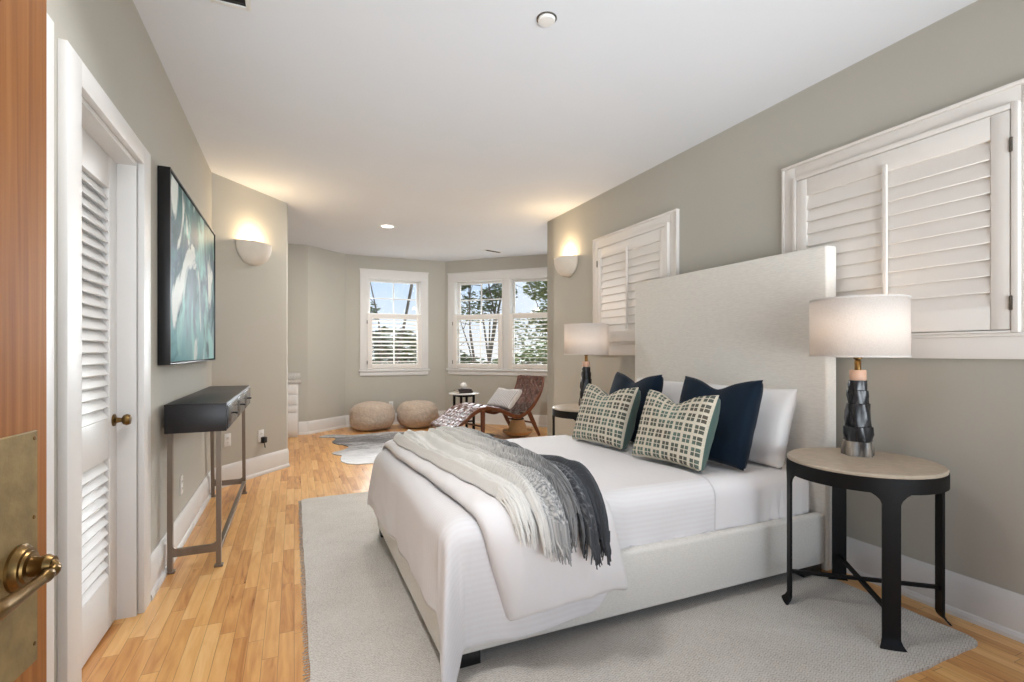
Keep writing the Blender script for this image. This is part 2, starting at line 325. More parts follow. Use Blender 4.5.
M['white_light'] = mat('downlight_trim', (226, 220, 214), 0.5, var=.01)

M['cushion_silver'] = rib_mat()
# ------------------------------------------------------------------ mesh helpers
class MB:
    def __init__(self): self.bm = bmesh.new(); self.weld = False
    def box(self, x0, x1, y0, y1, z0, z1, bev=0.0, seg=2, mtx=None):
        r = bmesh.ops.create_cube(self.bm, size=1.0); vs = r['verts']
        for v in vs: v.co = Vector(((x0+x1)/2+v.co.x*(x1-x0), (y0+y1)/2+v.co.y*(y1-y0), (z0+z1)/2+v.co.z*(z1-z0)))
        if bev:
            es = list({e for v in vs for e in v.link_edges})
            rr = bmesh.ops.bevel(self.bm, geom=es, offset=min(bev, .45*min(abs(x1-x0), abs(y1-y0), abs(z1-z0))), segments=seg, affect='EDGES', profile=.5)
            vs = list({v for f in rr['faces'] for v in f.verts} | {v for v in vs if v.is_valid})
        if mtx:
            for v in vs: v.co = mtx @ v.co
        return self
    def grid(self, fn, nu, nv, closeu=False, closev=False, uvfn=None):
        self.weld = True
        P = [[self.bm.verts.new(fn(i/(nu-(0 if closeu else 1)), j/(nv-(0 if closev else 1)))) for j in range(nv)] for i in range(nu)]
        lay = self.bm.loops.layers.uv.verify() if uvfn else None
        for i in range(nu if closeu else nu-1):
            for j in range(nv if closev else nv-1):
                a, b = (i+1) % nu, (j+1) % nv
                f = self.bm.faces.new((P[i][j], P[a][j], P[a][b], P[i][b])); f.smooth = True
                if lay:
                    for lp, (ii, jj) in zip(f.loops, ((i, j), (i+1, j), (i+1, j+1), (i, j+1))):
                        lp[lay].uv = uvfn(ii/(nu-1), jj/(nv-1))
        return P
    def cap(self, vs, flip=False):
        f = self.bm.faces.new(list(reversed(vs)) if flip else vs); return f
    def tube(self, pts, rad, n=12, caps=True, sect=None, up=None, uv=None):
        """sweep a circle (or the section sect, a list of (a,b)) along pts; rad a number or list"""
        pts = [Vector(p) for p in pts]; k = len(pts)
        rads = rad if isinstance(rad, (list, tuple)) else [rad]*k
        rings = []; prev = None
        for i, p in enumerate(pts):
            d = (pts[min(i+1, k-1)]-pts[max(i-1, 0)]).normalized()
            if up is not None: a = Vector(up)
            elif prev is not None: a = prev
            else: a = Vector((0, 0, 1)) if abs(d.z) < .9 else Vector((1, 0, 0))
            a = (a-d*a.dot(d)).normalized(); prev = a; b = d.cross(a)
            if sect: ring = [self.bm.verts.new(p+(a*sa+b*sb)*rads[i]) for sa, sb in sect]
            else: ring = [self.bm.verts.new(p+(a*cos(2*pi*j/n)+b*sin(2*pi*j/n))*rads[i]) for j in range(n)]
            rings.append(ring)
        m = len(rings[0]); lay = self.bm.loops.layers.uv.verify() if uv else None
        fs = []
        for i in range(k-1):
            for j in range(m):
                f = self.bm.faces.new((rings[i][j], rings[i][(j+1) % m], rings[i+1][(j+1) % m], rings[i+1][j])); f.smooth = True; fs.append(f)
        if caps: fs.append(self.cap(rings[0], True)); fs.append(self.cap(rings[-1]))
        if lay:
            for f in fs:
                for lp in f.loops: lp[lay].uv = uv
        return self
    def lathe(self, prof, c=(0, 0, 0), n=32, axis=None, rfn=None):
        """prof list of (r,z); axis optional 3x3/4x4 matrix"""
        rings = []; self.weld = True
        for r, z in prof:
            ring = []
            for j in range(n):
                a = 2*pi*j/n; rr = r*(rfn(a, z) if rfn else 1)
                v = Vector((rr*cos(a), rr*sin(a), z))
                if axis: v = axis @ v
                ring.append(self.bm.verts.new(v+Vector(c)))
            rings.append(ring)
        for i in range(len(rings)-1):
            for j in range(n):
                f = self.bm.faces.new((rings[i][j], rings[i][(j+1) % n], rings[i+1][(j+1) % n], rings[i+1][j])); f.smooth = True
        if prof[0][0] > 1e-5: self.cap(rings[0], True)
        if prof[-1][0] > 1e-5: self.cap(rings[-1])
        return self
    def prism(self, poly, z0, z1, mtx=None, bev=0.0):
        b = [self.bm.verts.new((x, y, z0)) for x, y in poly]; t = [self.bm.verts.new((x, y, z1)) for x, y in poly]
        n = len(poly); fs = [self.cap(b, True), self.cap(t)]
        for i in range(n): fs.append(self.bm.faces.new((b[i], b[(i+1) % n], t[(i+1) % n], t[i])))
        vs = b+t
        if bev:
            es = list({e for f in fs[:2] for e in f.edges})
            rr = bmesh.ops.bevel(self.bm, geom=es, offset=bev, segments=2, affect='EDGES', profile=.5)
            vs = list({v for f in rr['faces'] for v in f.verts} | {v for v in vs if v.is_valid})
        if mtx:
            for v in vs: v.co = mtx @ v.co
        return self
    def build(self, name, m, parent=None, angle=40, solid=None):
        if self.weld: bmesh.ops.remove_doubles(self.bm, verts=self.bm.verts, dist=1e-6)
        bmesh.ops.recalc_face_normals(self.bm, faces=self.bm.faces)
        me = bpy.data.meshes.new(name); self.bm.to_mesh(me); self.bm.free()
        for mm in (m if isinstance(m, list) else [m]): me.materials.append(mm)
        for p in me.polygons: p.use_smooth = True
        me.set_sharp_from_angle(angle=math.radians(angle))
        o = bpy.data.objects.new(name, me); COL.objects.link(o)
        if parent: o.parent = parent
        if solid:
            md = o.modifiers.new('thickness', 'SOLIDIFY'); md.thickness = solid; md.offset = -1
        return o
def thing(name, label, cat, loc=(0, 0, 0), rz=0.0, group=None):
    o = bpy.data.objects.new(name, None); COL.objects.link(o); o.location = loc; o.rotation_euler = (0, 0, rz); o.empty_display_size = .1
    return tag(o, label, cat, group)
def tag(o, label, cat, group=None):
    o['label'] = label; o['category'] = cat
    if group: o['group'] = group
    return o
def struct(o, label, cat):
    o['kind'] = 'structure'; return tag(o, label, cat)
def dup(root, loc, rz, label):
    r = root.copy(); COL.objects.link(r); r.location = loc; r.rotation_euler = (0, 0, rz); r['label'] = label
    for ch in list(root.children):
        c = ch.copy(); COL.objects.link(c); c.parent = r
        for g in ch.children:
            d = g.copy(); COL.objects.link(d); d.parent = c
    return r
def fr(p0, p1):
    """local frame of a wall: x along it, y outward (away from the room), z up; room lies to the right of p0->p1"""
    d = Vector((p1[0]-p0[0], p1[1]-p0[1], 0)); ln = d.length; d.normalize()
    return math.atan2(d.y, d.x), ln
def at_wall(p0, p1): 
    a, ln = fr(p0, p1); return Matrix.Translation((p0[0], p0[1], 0)) @ Matrix.Rotation(a, 4, 'Z')

ZC = 2.715; XL = -.645; XR = 2.735
# ------------------------------------------------------------------ shell
struct(MB().box(-1.6, 4.6, -1.4, 8.6, -.12, 0).build('floor', M['floor']), 'oak strip floor running the length of the bedroom', 'floor')
struct(MB().box(-1.6, 4.6, -1.4, 8.6, ZC, ZC+.12).build('ceiling', M['ceil']), 'plain white painted ceiling over the bedroom', 'ceiling')
def wall(name, p0, p1, label, holes=(), th=.16, ext0=0, ext1=0):
    """p0->p1 with the room on the right-hand side; outward is +y locally"""
    a, ln = fr(p0, p1); b = MB(); s0, s1 = -ext0, ln+ext1
    xs = s0
    for (h0, h1, z0, z1) in sorted(holes):
        b.box(xs, h0, 0, th, 0, ZC)
        if z0 > 0.001: b.box(h0, h1, 0, th, 0, z0)
        b.box(h0, h1, 0, th, z1, ZC); xs = h1
    b.box(xs, s1, 0, th, 0, ZC)
    o = b.build(name, M['wall']); o.location = (p0[0], p0[1], 0); o.rotation_euler = (0, 0, a)
    return struct(o, label, 'wall')
A0, A1 = (XL, 4.93), (-.07, 5.64)
BB, CC, DD, EE = (.18, 7.74), (.74, 8.235), (2.36, 8.235), (4.2, 6.395)
wall('wall_left', (XL, -1.4), A0, 'greige left wall with the louvered door and painting', holes=((3.41, 4.133, 0, 2.03),), th=.2, ext1=.0)
wall('wall_angled', A0, A1, 'short angled greige wall carrying the left sconce', th=.12)
wall('wall_alcove_side', A1, (-1.1, 5.74), 'return wall behind the angled wall', th=-.1)
wall('wall_alcove_end', (-1.1, 5.65), (-1.1, 7.9), 'left end wall of the desk alcove', th=.1)
wall('wall_alcove', (-1.1, 7.74), BB, 'shaded alcove wall behind the built-in drawers', th=.12)
wall('wall_bay_left', BB, CC, 'plain left facet of the bay', th=.16)
wall('wall_bay_center', CC, DD, 'central bay wall with a single window', holes=((.34, 1.2, .9, 2.37),), th=.16)
wall('wall_bay_right', DD, EE, 'right facet of the bay with the double window', holes=((.18, 2.06, .9, 2.37),), th=.16)
wall('wall_bay_end', EE, (4.2, 5.22), 'right end wall of the bay', th=.16)
wall('wall_return', (4.2, 5.22), (XR, 5.22), 'return wall where the bay widens', th=.16)
wall('wall_right', (XR, 5.22), (XR, -1.4), 'greige right wall behind the bed', th=.16)

def baseboard(name, p0, p1, label, e0=0, e1=0, h=.185):
    a, ln = fr(p0, p1); b = MB()
    prof = [(0, 0), (-.03, 0), (-.03, .016), (-.024, .03), (-.018, .034), (-.018, h-.03), (-.012, h-.012), (-.006, h), (0, h)]
    l0 = [b.bm.verts.new((-e0, y, z)) for y, z in prof]; l1 = [b.bm.verts.new((ln+e1, y, z)) for y, z in prof]
    n = len(prof)
    for i in range(n): b.bm.faces.new((l0[i], l0[(i+1) % n], l1[(i+1) % n], l1[i]))
    b.cap(l0); b.cap(l1)
    o = b.build(name, M['white'], angle=20); o.location = (p0[0], p0[1], 0); o.rotation_euler = (0, 0, a)
    return struct(o, label, 'baseboard')
baseboard('baseboard_left', (XL, 2.853), A0, 'white baseboard under the painting')
baseboard('baseboard_angled', A0, A1, 'white baseboard under the left sconce', e1=.012)
baseboard('baseboard_alcove', (.06, 7.74), BB, 'short white baseboard beside the built-in drawers', e1=.012)
baseboard('baseboard_bay_left', BB, CC, 'white baseboard on the left bay facet', e0=.012)
baseboard('baseboard_bay_center', CC, DD, 'white baseboard behind the poufs')
baseboard('baseboard_bay_right', DD, EE, 'white baseboard behind the lounge chair')
baseboard('baseboard_return', (4.2, 5.22), (XR, 5.22), 'white baseboard on the bay return wall', e1=.03)
baseboard('baseboard_right', (XR, 5.22), (XR, -1.4), 'white baseboard behind the nightstands', e0=.03)

# ------------------------------------------------------------------ louvered closet door (left wall)
def louvers(b, x0, x1, y, z0, z1, n, depth, tilt, th=.008, axis='x'):
    """n slats spanning x0..x1, centred at depth y, tilted about x"""
    pit = (z1-z0)/n
    for i in range(n):
        zc = z0+pit*(i+.5)
        m = Matrix.Translation((0, y, zc)) @ Matrix.Rotation(tilt, 4, 'X')
        b.box(x0, x1, -depth/2, depth/2, -th/2, th/2, bev=.003, seg=1, mtx=m)
dt = bpy.data.objects.new('door_1', None); COL.objects.link(dt); dt.location = (XL, -1.4, 0); dt.rotation_euler = (0, 0, pi/2)
struct(dt, 'white louvered closet door in the left wall, brass knob', 'door')
# local: x = world Y + 1.4, y = -(X - XL) i.e. into the wall
b = MB(); dx0, dx1, dy0, dy1 = 3.43, 4.113, .07, .105
b.box(dx0, dx0+.10, dy0, dy1, .012, 2.01, bev=.003); b.box(dx1-.10, dx1, dy0, dy1, .012, 2.01, bev=.003)
for z0, z1 in ((.012, .235), (.73, .90), (1.87, 2.01)): b.box(dx0+.1, dx1-.1, dy0+.001, dy1-.001, z0, z1, bev=.003)
b.build('door_frame', M['white'], dt)
for z0, z1, n in ((.235, .73, 11), (.90, 1.87, 21)):
    b = MB(); louvers(b, dx0+.1, dx1-.1, (dy0+dy1)/2, z0, z1, n, .056, math.radians(62)); b.build('louver_panel', M['white'], dt)
b = MB(); b.box(3.41, 3.43, -.0, .2, 0, 2.03); b.box(4.113, 4.133, 0, .2, 0, 2.03); b.box(3.43, 4.113, 0, .2, 2.01, 2.03)
b.box(3.43, 3.445, .108, .14, 0, 2.01, bev=.002); b.box(4.098, 4.113, .108, .14, 0, 2.01, bev=.002); b.box(3.43, 4.113, .108, .14, 1.995, 2.01, bev=.002)
b.box(4.121, 4.127, -.0, .07, 0, 2.02)
b.build('door_jamb', M['white'], dt)
kn = MB(); R90 = Matrix.Rotation(pi/2, 4, 'X')
kn.lathe([(.0, 0), (.026, 0), (.026, .006), (.012, .012), (.009, .03), (.02, .036), (.025, .048), (.02, .06), (0, .064)], c=(4.065, .07, .885), n=20, axis=R90)
kn.build('door_knob', M['brass'], dt)
# unseen closet wall, added to stop sky light leaking through the louvers
struct(MB().box(XL-.75, XL-.7, 1.6, 3.2, 0, ZC).build('wall_closet_blocker', M['closet']), 'unseen wall added behind the louvered door to block sky light', 'wall')
def casing(name, y0, y1, ztop, w, label, x=XL, t=.025):
    b = MB()
    b.box(x, x+t, y0-w, y0, 0, ztop+w*.74, bev=.003); b.box(x, x+t, y1, y1+w, 0, ztop+w*.74, bev=.003)
    b.box(x, x+t-.0006, y0-.004, y1+.004, ztop, ztop+w*.74-.0006, bev=.002)
    return struct(b.build(name, M['white']), label, 'trim')
casing('trim_1', 2.01, 2.733, 2.03, .112, 'white casing around the louvered closet door')
casing('trim_2', .95, 1.70, 2.03, .11, 'white casing of the neighbouring doorway beside the closet door')

# ------------------------------------------------------------------ open wooden entry door
ang = math.radians(6.6)      # heading of the leaf from +Y
ed = bpy.data.objects.new('door_2', None); COL.objects.link(ed)
ed.location = (-.281-.80*sin(ang), .80-.80*cos(ang), 0); ed.rotation_euler = (0, 0, -ang)
struct(ed, 'open amber wooden entry door with a brass lever, at the left edge', 'door')
b = MB(); b.box(-.045, 0, 0, .80, .012, 2.4, bev=.002); b.build('door_leaf', M['fir'], ed)
# local: y along leaf, +x is the visible face
pl = MB(); pl.box(0, .003, .69, .775, .812, 1.087, bev=.0012, seg=1); plate = pl.build('lock_plate', M['plate'], ed)
for y, z in ((.768, 1.078), (.768, .835), (.767, .985), (.7, 1.078), (.7, .83)):
    s_ = MB(); s_.lathe([(.0, 0), (.0024, 0), (.0022, .0008), (0, .0012)], c=(.003, y, z), n=10, axis=Matrix.Rotation(pi/2, 4, 'Y')); s_.build('screw', M['dull_brass'], plate)
b = MB(); RY = Matrix.Rotation(pi/2, 4, 'Y'); hy, hz = .739, .936
b.lathe([(.026, .003), (.026, .006), (.023, .0085), (.0215, .012), (.018, .0125), (.017, .015), (.0115, .016), (.0105, .024), (.012, .027), (.0125, .030), (.0105, .033), (.0095, .036)], c=(0, hy, hz), n=28, axis=RY)
rose = b.build('handle_rose', M['brass'], ed)
lv = MB()
lv.tube([(.026, hy, hz), (.031, hy, hz-.0005), (.037, hy-.001, hz-.001), (.042, hy-.004, hz-.002)], [.0098, .0092, .0064, .003], n=16)
pts, rad = [], []
for t, r in ((0, .0035), (.05, .006), (.09, .0068), (.12, .0052), (.16, .0068), (.2, .0072), (.24, .0052), (.28, .006), (.34, .0056), (.6, .0072), (.74, .0084), (.78, .0092), (.86, .0094), (.95, .0075), (1.0, .003)):
    pts.append((.039-.004*t, hy+.002-.118*t, hz-.003-.004*t-.002*sin(pi*t))); rad.append(r)
lv.tube(pts, rad, n=16); lv.build('lever_handle', M['brass'], ed)
b = MB()
b.box(-.034, -.011, .798, .803, .86, 1.04, bev=.001); b.build('latch_plate', M['dull_brass'], ed)

# ------------------------------------------------------------------ bay windows
def win_root(name, p0, p1, label):
    a, ln = fr(p0, p1); o = bpy.data.objects.new(name, None); COL.objects.link(o)
    o.location = (p0[0], p0[1], 0); o.rotation_euler = (0, 0, a); return struct(o, label, 'window')
def shutter(root, x0, x1, z0, z1, y, hinge, tilt, n, st=.055, dp=.05, rod=None, rail=.07):
    """louvered shutter panel: room side is -y"""
    b = MB(); t = .026
    b.box(x0, x0+st, y-t/2, y+t/2, z0, z1, bev=.003); b.box(x1-st, x1, y-t/2, y+t/2, z0, z1, bev=.003)
    b.box(x0+st, x1-st, y-t/2+.001, y+t/2-.001, z0, z0+rail, bev=.003); b.box(x0+st, x1-st, y-t/2+.001, y+t/2-.001, z1-rail, z1, bev=.003)
    sh = b.build('shutter_frame', M['shutter'], root)
    b = MB(); louvers(b, x0+st, x1-st, y, z0+rail, z1-rail, n, dp, tilt); b.build('louvers', M['shutter'], sh)
    if rod is not None:
        b = MB(); b.box(rod-.011, rod+.011, y-.034, y-.018, z0+rail+.01, z1-rail+.03, bev=.004); b.build('tilt_rod', M['shutter'], sh)
    for zz in (z0+.12*(z1-z0), z1-.16*(z1-z0)):
        hx = x0-.004 if hinge < 0 else x1+.004
        b = MB(); b.box(hx-.006, hx+.006, y-t/2-.006, y-t/2+.004, zz-.03, zz+.03, bev=.003); b.build('hinge', M['hinge'], sh)
    return sh
def sash_window(root, x0, x1, z0, z1, zm, mid_muntin=True, sill=None):
    # upper sash (outer), lower sash, both with muntins
    for (za, zb, y) in ((zm-.02, z1, .10), (z0, zm+.02, .065)):
        b = MB(); w = .04
        b.box(x0, x0+w, y, y+.035, za, zb, bev=.003); b.box(x1-w, x1, y, y+.035, za, zb, bev=.003)
        b.box(x0+w, x1-w, y+.001, y+.034, zb-w, zb, bev=.003); b.box(x0+w, x1-w, y+.001, y+.034, za, za+w, bev=.003)
        if mid_muntin:
            xc, zc = (x0+x1)/2, (za+zb)/2
            b.box(xc-.009, xc+.009, y+.008, y+.028, za+w, zb-w, bev=.002); b.box(x0+w, x1-w, y+.009, y+.027, zc-.009, zc+.009, bev=.002)
        s_ = b.build('sash', M['white'], root)
        g = MB(); g.box(x0+w, x1-w, y+.016, y+.02, za+w, zb-w); g.build('pane', M['glass'], s_)
def win_case(root, openings, z0, z1, w=.132, t=.022):
    b = MB(); x0, x1 = openings[0][0], openings[-1][1]
    b.box(x0-w, x0, -t, 0, z0, z1, bev=.003); b.box(x1, x1+w, -t, 0, z0, z1, bev=.003); b.box(x0-w, x1+w, -t, 0, z1, z1+w, bev=.003)
    b.box(x0-w-.008, x1+w+.008, -t-.008, 0, z1+w-.004, z1+w+.016, bev=.003)
    for i in range(len(openings)-1): b.box(openings[i][1], openings[i+1][0], -t, .14, z0, z1, bev=.003)
    # jamb lining
    b.box(x0-.012, x0, 0, .16, z0, z1); b.box(x1, x1+.012, 0, .16, z0, z1); b.box(x0-.012, x1+.012, 0, .16, z1, z1+.012); b.box(x0-.012, x1+.012, 0, .16, z0-.012, z0)
    b.build('window_casing', M['white'], root)
    b = MB(); b.box(x0-w-.02, x1+w+.02, -.05, 0, z0-.03, z0-.002, bev=.006); b.box(x0-w, x1+w, -t, 0, z0-.1, z0-.03, bev=.003)
    b.build('window_sill', M['white'], root)
w1 = win_root('window_1', CC, DD, 'single sash window with a half shutter in the central bay wall')
win_case(w1, [(.352, 1.188)], .90, 2.36); sash_window(w1, .352, 1.188, .90, 2.36, 1.77)
shutter(w1, .33, 1.205, .905, 1.80, -.034, -1, math.radians(-14), 11, st=.075, dp=.06, rail=.085)
w2 = win_root('window_2', DD, EE, 'double sash window with half shutters behind the lounge chair')
win_case(w2, [(.192, 1.05), (1.19, 2.048)], .90, 2.36)
sash_window(w2, .192, 1.05, .90, 2.36, 1.77); sash_window(w2, 1.19, 2.048, .90, 2.36, 1.77, mid_muntin=False)
shutter(w2, .17, 1.06, .905, 1.80, -.034, -1, math.radians(-3), 11, st=.07, dp=.06, rail=.085)
shutter(w2, 1.175, 2.065, .905, 1.80, -.034, 1, math.radians(-3), 11, st=.07, dp=.06, rail=.085)

# ------------------------------------------------------------------ shuttered windows on the right wall
def wall_window(name, label, ya, yb, hinge, rodf, zl=1.15):
    """ya>yb: outer casing limits along Y"""
    o = bpy.data.objects.new(name, None); COL.objects.link(o); o.location = (XR, ya, 0); o.rotation_euler = (0, 0, -pi/2); struct(o, label, 'window')
    wd = ya-yb; b = MB(); w = .085
    b.box(.016, w, -.024, 0, zl+.11, 2.272, bev=.003); b.box(wd-w, wd-.016, -.024, 0, zl+.11, 2.272, bev=.003); b.box(w, wd-w, -.024, 0, 2.285-w, 2.272, bev=.003)
    b.box(0, wd, -.024, 0, zl, zl+.095, bev=.003); b.box(0, .016, -.032, 0, zl+.11, 2.272, bev=.003); b.box(wd-.016, wd, -.032, 0, zl+.11, 2.272, bev=.003); b.box(-.001, wd+.001, -.033, 0, 2.272, 2.288, bev=.003)
    b.box(-.004, wd+.004, -.034, 0, zl+.095, zl+.11, bev=.003)
    b.build('window_casing', M['shutter'], o)
    b = MB(); f = .024
    for x0, x1, z0, z1 in ((w, w+f, zl+.11, 2.285-w), (wd-w-f, wd-w, zl+.11, 2.285-w), (w+f, wd-w-f, 2.285-w-f, 2.285-w), (w+f, wd-w-f, zl+.11, zl+.11+f*.4)):
        b.box(x0, x1, -.05, 0, z0, z1, bev=.003)
    b.build('shutter_stop_frame', M['shutter'], o)
    # the panel
    x0, x1, z0, z1 = w+f+.003, wd-w-f-.003, zl+.123, 2.285-w-f-.003
    b = MB(); b.box(x0, x1, -.006, -.002, z0, z1); b.build('window_blank', M['shutter'], o)
    shutter(o, x0, x1, z0, z1, -.035, hinge, math.radians(79), 10, st=.062, dp=.097, rod=x0+(x1-x0)*rodf, rail=.1)
    return o
wall_window('window_3', 'large white shuttered window above the near nightstand, closed louvers', 2.115, .945, 1, .51)
wall_window('window_4', 'white shuttered window behind the far lamp, partly hidden by headboard', 4.2, 3.02, -1, .5)

# ------------------------------------------------------------------ ceiling and wall fixtures
def vent(x, y, w, l, label, rz=0):
    v = thing('ceiling_vent', label, 'vent', (x, y, ZC), rz, 'ceiling vents')
    b = MB()
    for a in ((-w/2, -w/2+.02, -l/2, l/2), (w/2-.02, w/2, -l/2, l/2), (-w/2+.02, w/2-.02, -l/2, -l/2+.02), (-w/2+.02, w/2-.02, l/2-.02, l/2)): b.box(*a, -.008, 0, bev=.002)
    b.build('vent_frame', M['plastic'], v)
    MB().box(-w/2+.02, w/2-.02, -l/2+.02, l/2-.02, -.002, 0).build('duct', M['grille'], v)
    b = MB(); n = 6
    for i in range(n):
        yy = -l/2+.02+(l-.04)*(i+.5)/n
        b.box(-w/2+.02, w/2-.02, -.012, .012, -.001, .001, mtx=Matrix.Translation((0, yy, -.005)) @ Matrix.Rotation(.5, 4, 'X'))
    b.build('slats', M['grille'], v)
vent(-.255, 2.372, .16, .3, 'square dark ceiling vent at the top edge, over the left side')
vent(2.77, 7.06, .3, .1, 'thin dark slot vent in the ceiling over the right bay window', .3)
sd = thing('smoke_detector', 'round white smoke detector on the ceiling over the bed', 'smoke detector', (1.065, 2.04, ZC))
MB().lathe([(.04, 0), (.04, -.012), (.036, -.016), (0, -.018)], n=32).build('housing', M['plastic'], sd)
MB().lathe([(.047, 0), (.047, -.003), (.043, -.004)], n=32).build('mounting_ring', M['hinge'], sd)
dl = thing('recessed_light', 'small round recessed ceiling light in front of the bay', 'ceiling light', (1.04, 6.18, ZC))
MB().lathe([(.075, 0), (.075, -.006), (.058, -.006), (.05, -.001), (.05, 0)], n=32).build('trim_ring', M['white_light'], dl)
MB().lathe([(.05, -.001), (0, -.001)], n=32).build('lens', M['plastic'], dl)
_l = bpy.data.lights.new('downlight', 'AREA'); _l.shape = 'DISK'; _l.size = .09; _l.energy = 25; _l.color = (1, .95, .9)
_o = bpy.data.objects.new('downlight', _l); COL.objects.link(_o); _o.parent = dl; _o.location = (0, 0, -.004)

def sconce(loc, rz, label):
    s_ = thing('wall_sconce', label, 'wall light', loc, rz, 'plaster wall sconces')
    # local: wall plane y=0, room at -y ; half bowl
    b = MB(); R = .195; H = .205; n1, n2 = 14, 25
    def outer(i, j):
        v = i; a = pi*j
        r = R*sqrt(max(0, 1-(1-v)**2.3)) if v > 0 else 0
        return Vector((r*cos(a), -r*.78*sin(a)-.001, -H+H*v))
    b.grid(outer, n1, n2)
    b.build('bowl', M['plaster'], s_, solid=.008)
    k = MB(); k.lathe([(0, -.03), (.016, -.02), (.022, 0), (.016, .022), (0, .032)], c=(0, -.06, -.06), n=16); k.build('bulb', M['bulb'], s_)
    l = bpy.data.lights.new('sconce_glow', 'POINT'); l.energy = 4.5; l.color = (1, .76, .48); l.shadow_soft_size = .045
    lo = bpy.data.objects.new('sconce_glow', l); COL.objects.link(lo); lo.parent = s_; lo.location = (0, -.075, .03)
    return s_
aa, _ = fr(A0, A1); u_ = Vector((cos(aa), sin(aa)))
sconce((A0[0]+u_.x*.445, A0[1]+u_.y*.445, 2.195), aa, 'white half-bowl sconce glowing upward on the short left wall')
sconce((XR, 4.715, 2.195), -pi/2, 'white half-bowl sconce glowing upward beside the shuttered window')

def outlet(loc, rz, label, h=.115, w=.072, kind='outlet'):
    o = thing('wall_outlet', label, 'outlet', loc, rz, 'white wall plates')
    MB().box(-w/2, w/2, -.006, 0, -h/2, h/2, bev=.003).build('cover_plate', M['plastic'], o)
    for z in (-.022, .022):
        s_ = MB(); s_.box(-.016, .016, -.008, -.004, z-.014, z+.014, bev=.003); r = s_.build('receptacle', M['plastic'], o)
        t_ = MB(); t_.box(-.008, -.006, -.0086, -.0078, z-.004, z+.006); t_.box(.006, .008, -.0086, -.0078, z-.004, z+.006); t_.build('slots', M['grille'], r)
    return o
outlet((XL, 3.67, .352), pi/2, 'white outlet low on the left wall under the console table')
outlet((A0[0]+u_.x*.165, A0[1]+u_.y*.165, .40), aa, 'white wall plate on the angled wall behind the console table')
outlet((A0[0]+u_.x*.56, A0[1]+u_.y*.56, .375), aa, 'white outlet with a black plug near the angled wall corner')
outlet((1.447, 8.235, .32), 0, 'white outlet on the bay wall between the two poufs')
pg = thing('power_plug', 'black adapter plugged into the outlet on the angled wall', 'plug', (A0[0]+u_.x*.57, A0[1]+u_.y*.57, .335), aa)
MB().box(-.024, .024, -.05, -.009, -.03, .03, bev=.01).build('adapter', M['black_plastic'], pg)
MB().tube([(0, -.03, -.028), (.004, -.034, -.05), (.012, -.03, -.075), (.022, -.02, -.06)], .004, n=8).build('cord', M['black_plastic'], pg)

# ------------------------------------------------------------------ painting
pt = thing('painting', 'large abstract teal and white painting in a black frame on left wall', 'painting', (XL, 3.08, 1.112))
MB().box(.014, .05, .016, 1.604, .016, 1.012, bev=.002).build('canvas', M['art'], pt)
b = MB(); t_ = .009
b.box(0.002, .058, 0, t_, 0, 1.028, bev=.001); b.box(0.002, .058, 1.62-t_, 1.62, 0, 1.028, bev=.001)
b.box(0.002, .058, t_, 1.62-t_, 0, t_, bev=.001); b.box(0.002, .058, t_, 1.62-t_, 1.028-t_, 1.028, bev=.001); b.box(0.002, .012, t_, 1.62-t_, t_, 1.028-t_)
b.build('float_frame', M['frame_black'], pt)

# ------------------------------------------------------------------ console table
ct = thing('console_table', 'slim black console table with three drawers under the painting', 'console table', (-.49, 3.94, 0))
y0, y1, xb, xf = -.84, .70, -.13, .155       # case limits in local coords
MB().box(xb, xf, y0, y1, .752, .90, bev=.004).build('case', M['dark_wood'], ct)
MB().box(xb-.001, xf+.001, y0-.001, y1+.001, .896, .905, bev=.003).build('tabletop', M['dark_wood'], ct)
for i in range(3):
    a = y0+.012+(y1-y0-.024)*i/3; c = y0+.012+(y1-y0-.024)*(i+1)/3
    d_ = MB().box(xf-.002, xf+.006, a+.003, c-.003, .762, .888, bev=.002).build('drawer', M['drawer_grey'], ct)
    k = MB(); yc = (a+c)/2; k.tube([(xf+.004, yc, .822), (xf+.026, yc, .822)], .005, n=10); k.tube([(xf+.026, yc-.022, .822), (xf+.026, yc+.022, .822)], .0055, n=10); k.build('drawer_pull', M['black_metal'], d_)
lx, ly = (-.115, .11), (-.77, .765)
for ix in range(2):
    for iy in range(2):
        x, y = lx[ix], ly[iy]; b = MB()
        yt = y if iy == 0 else y-.07
        b.tube([(x, y, .004), (x, yt, .752)], 1, sect=[(-.012, -.014), (-.012, .014), (.012, .014), (.012, -.014)], up=(1, 0, 0))
        b.box(x-.022, x+.022, y-.02, y+.02, 0, .012, bev=.003)
        b.box(x-.022, x+.022, yt-.02, yt+.02, .752, .762, bev=.003)
        b.build('leg', M['steel'], ct)
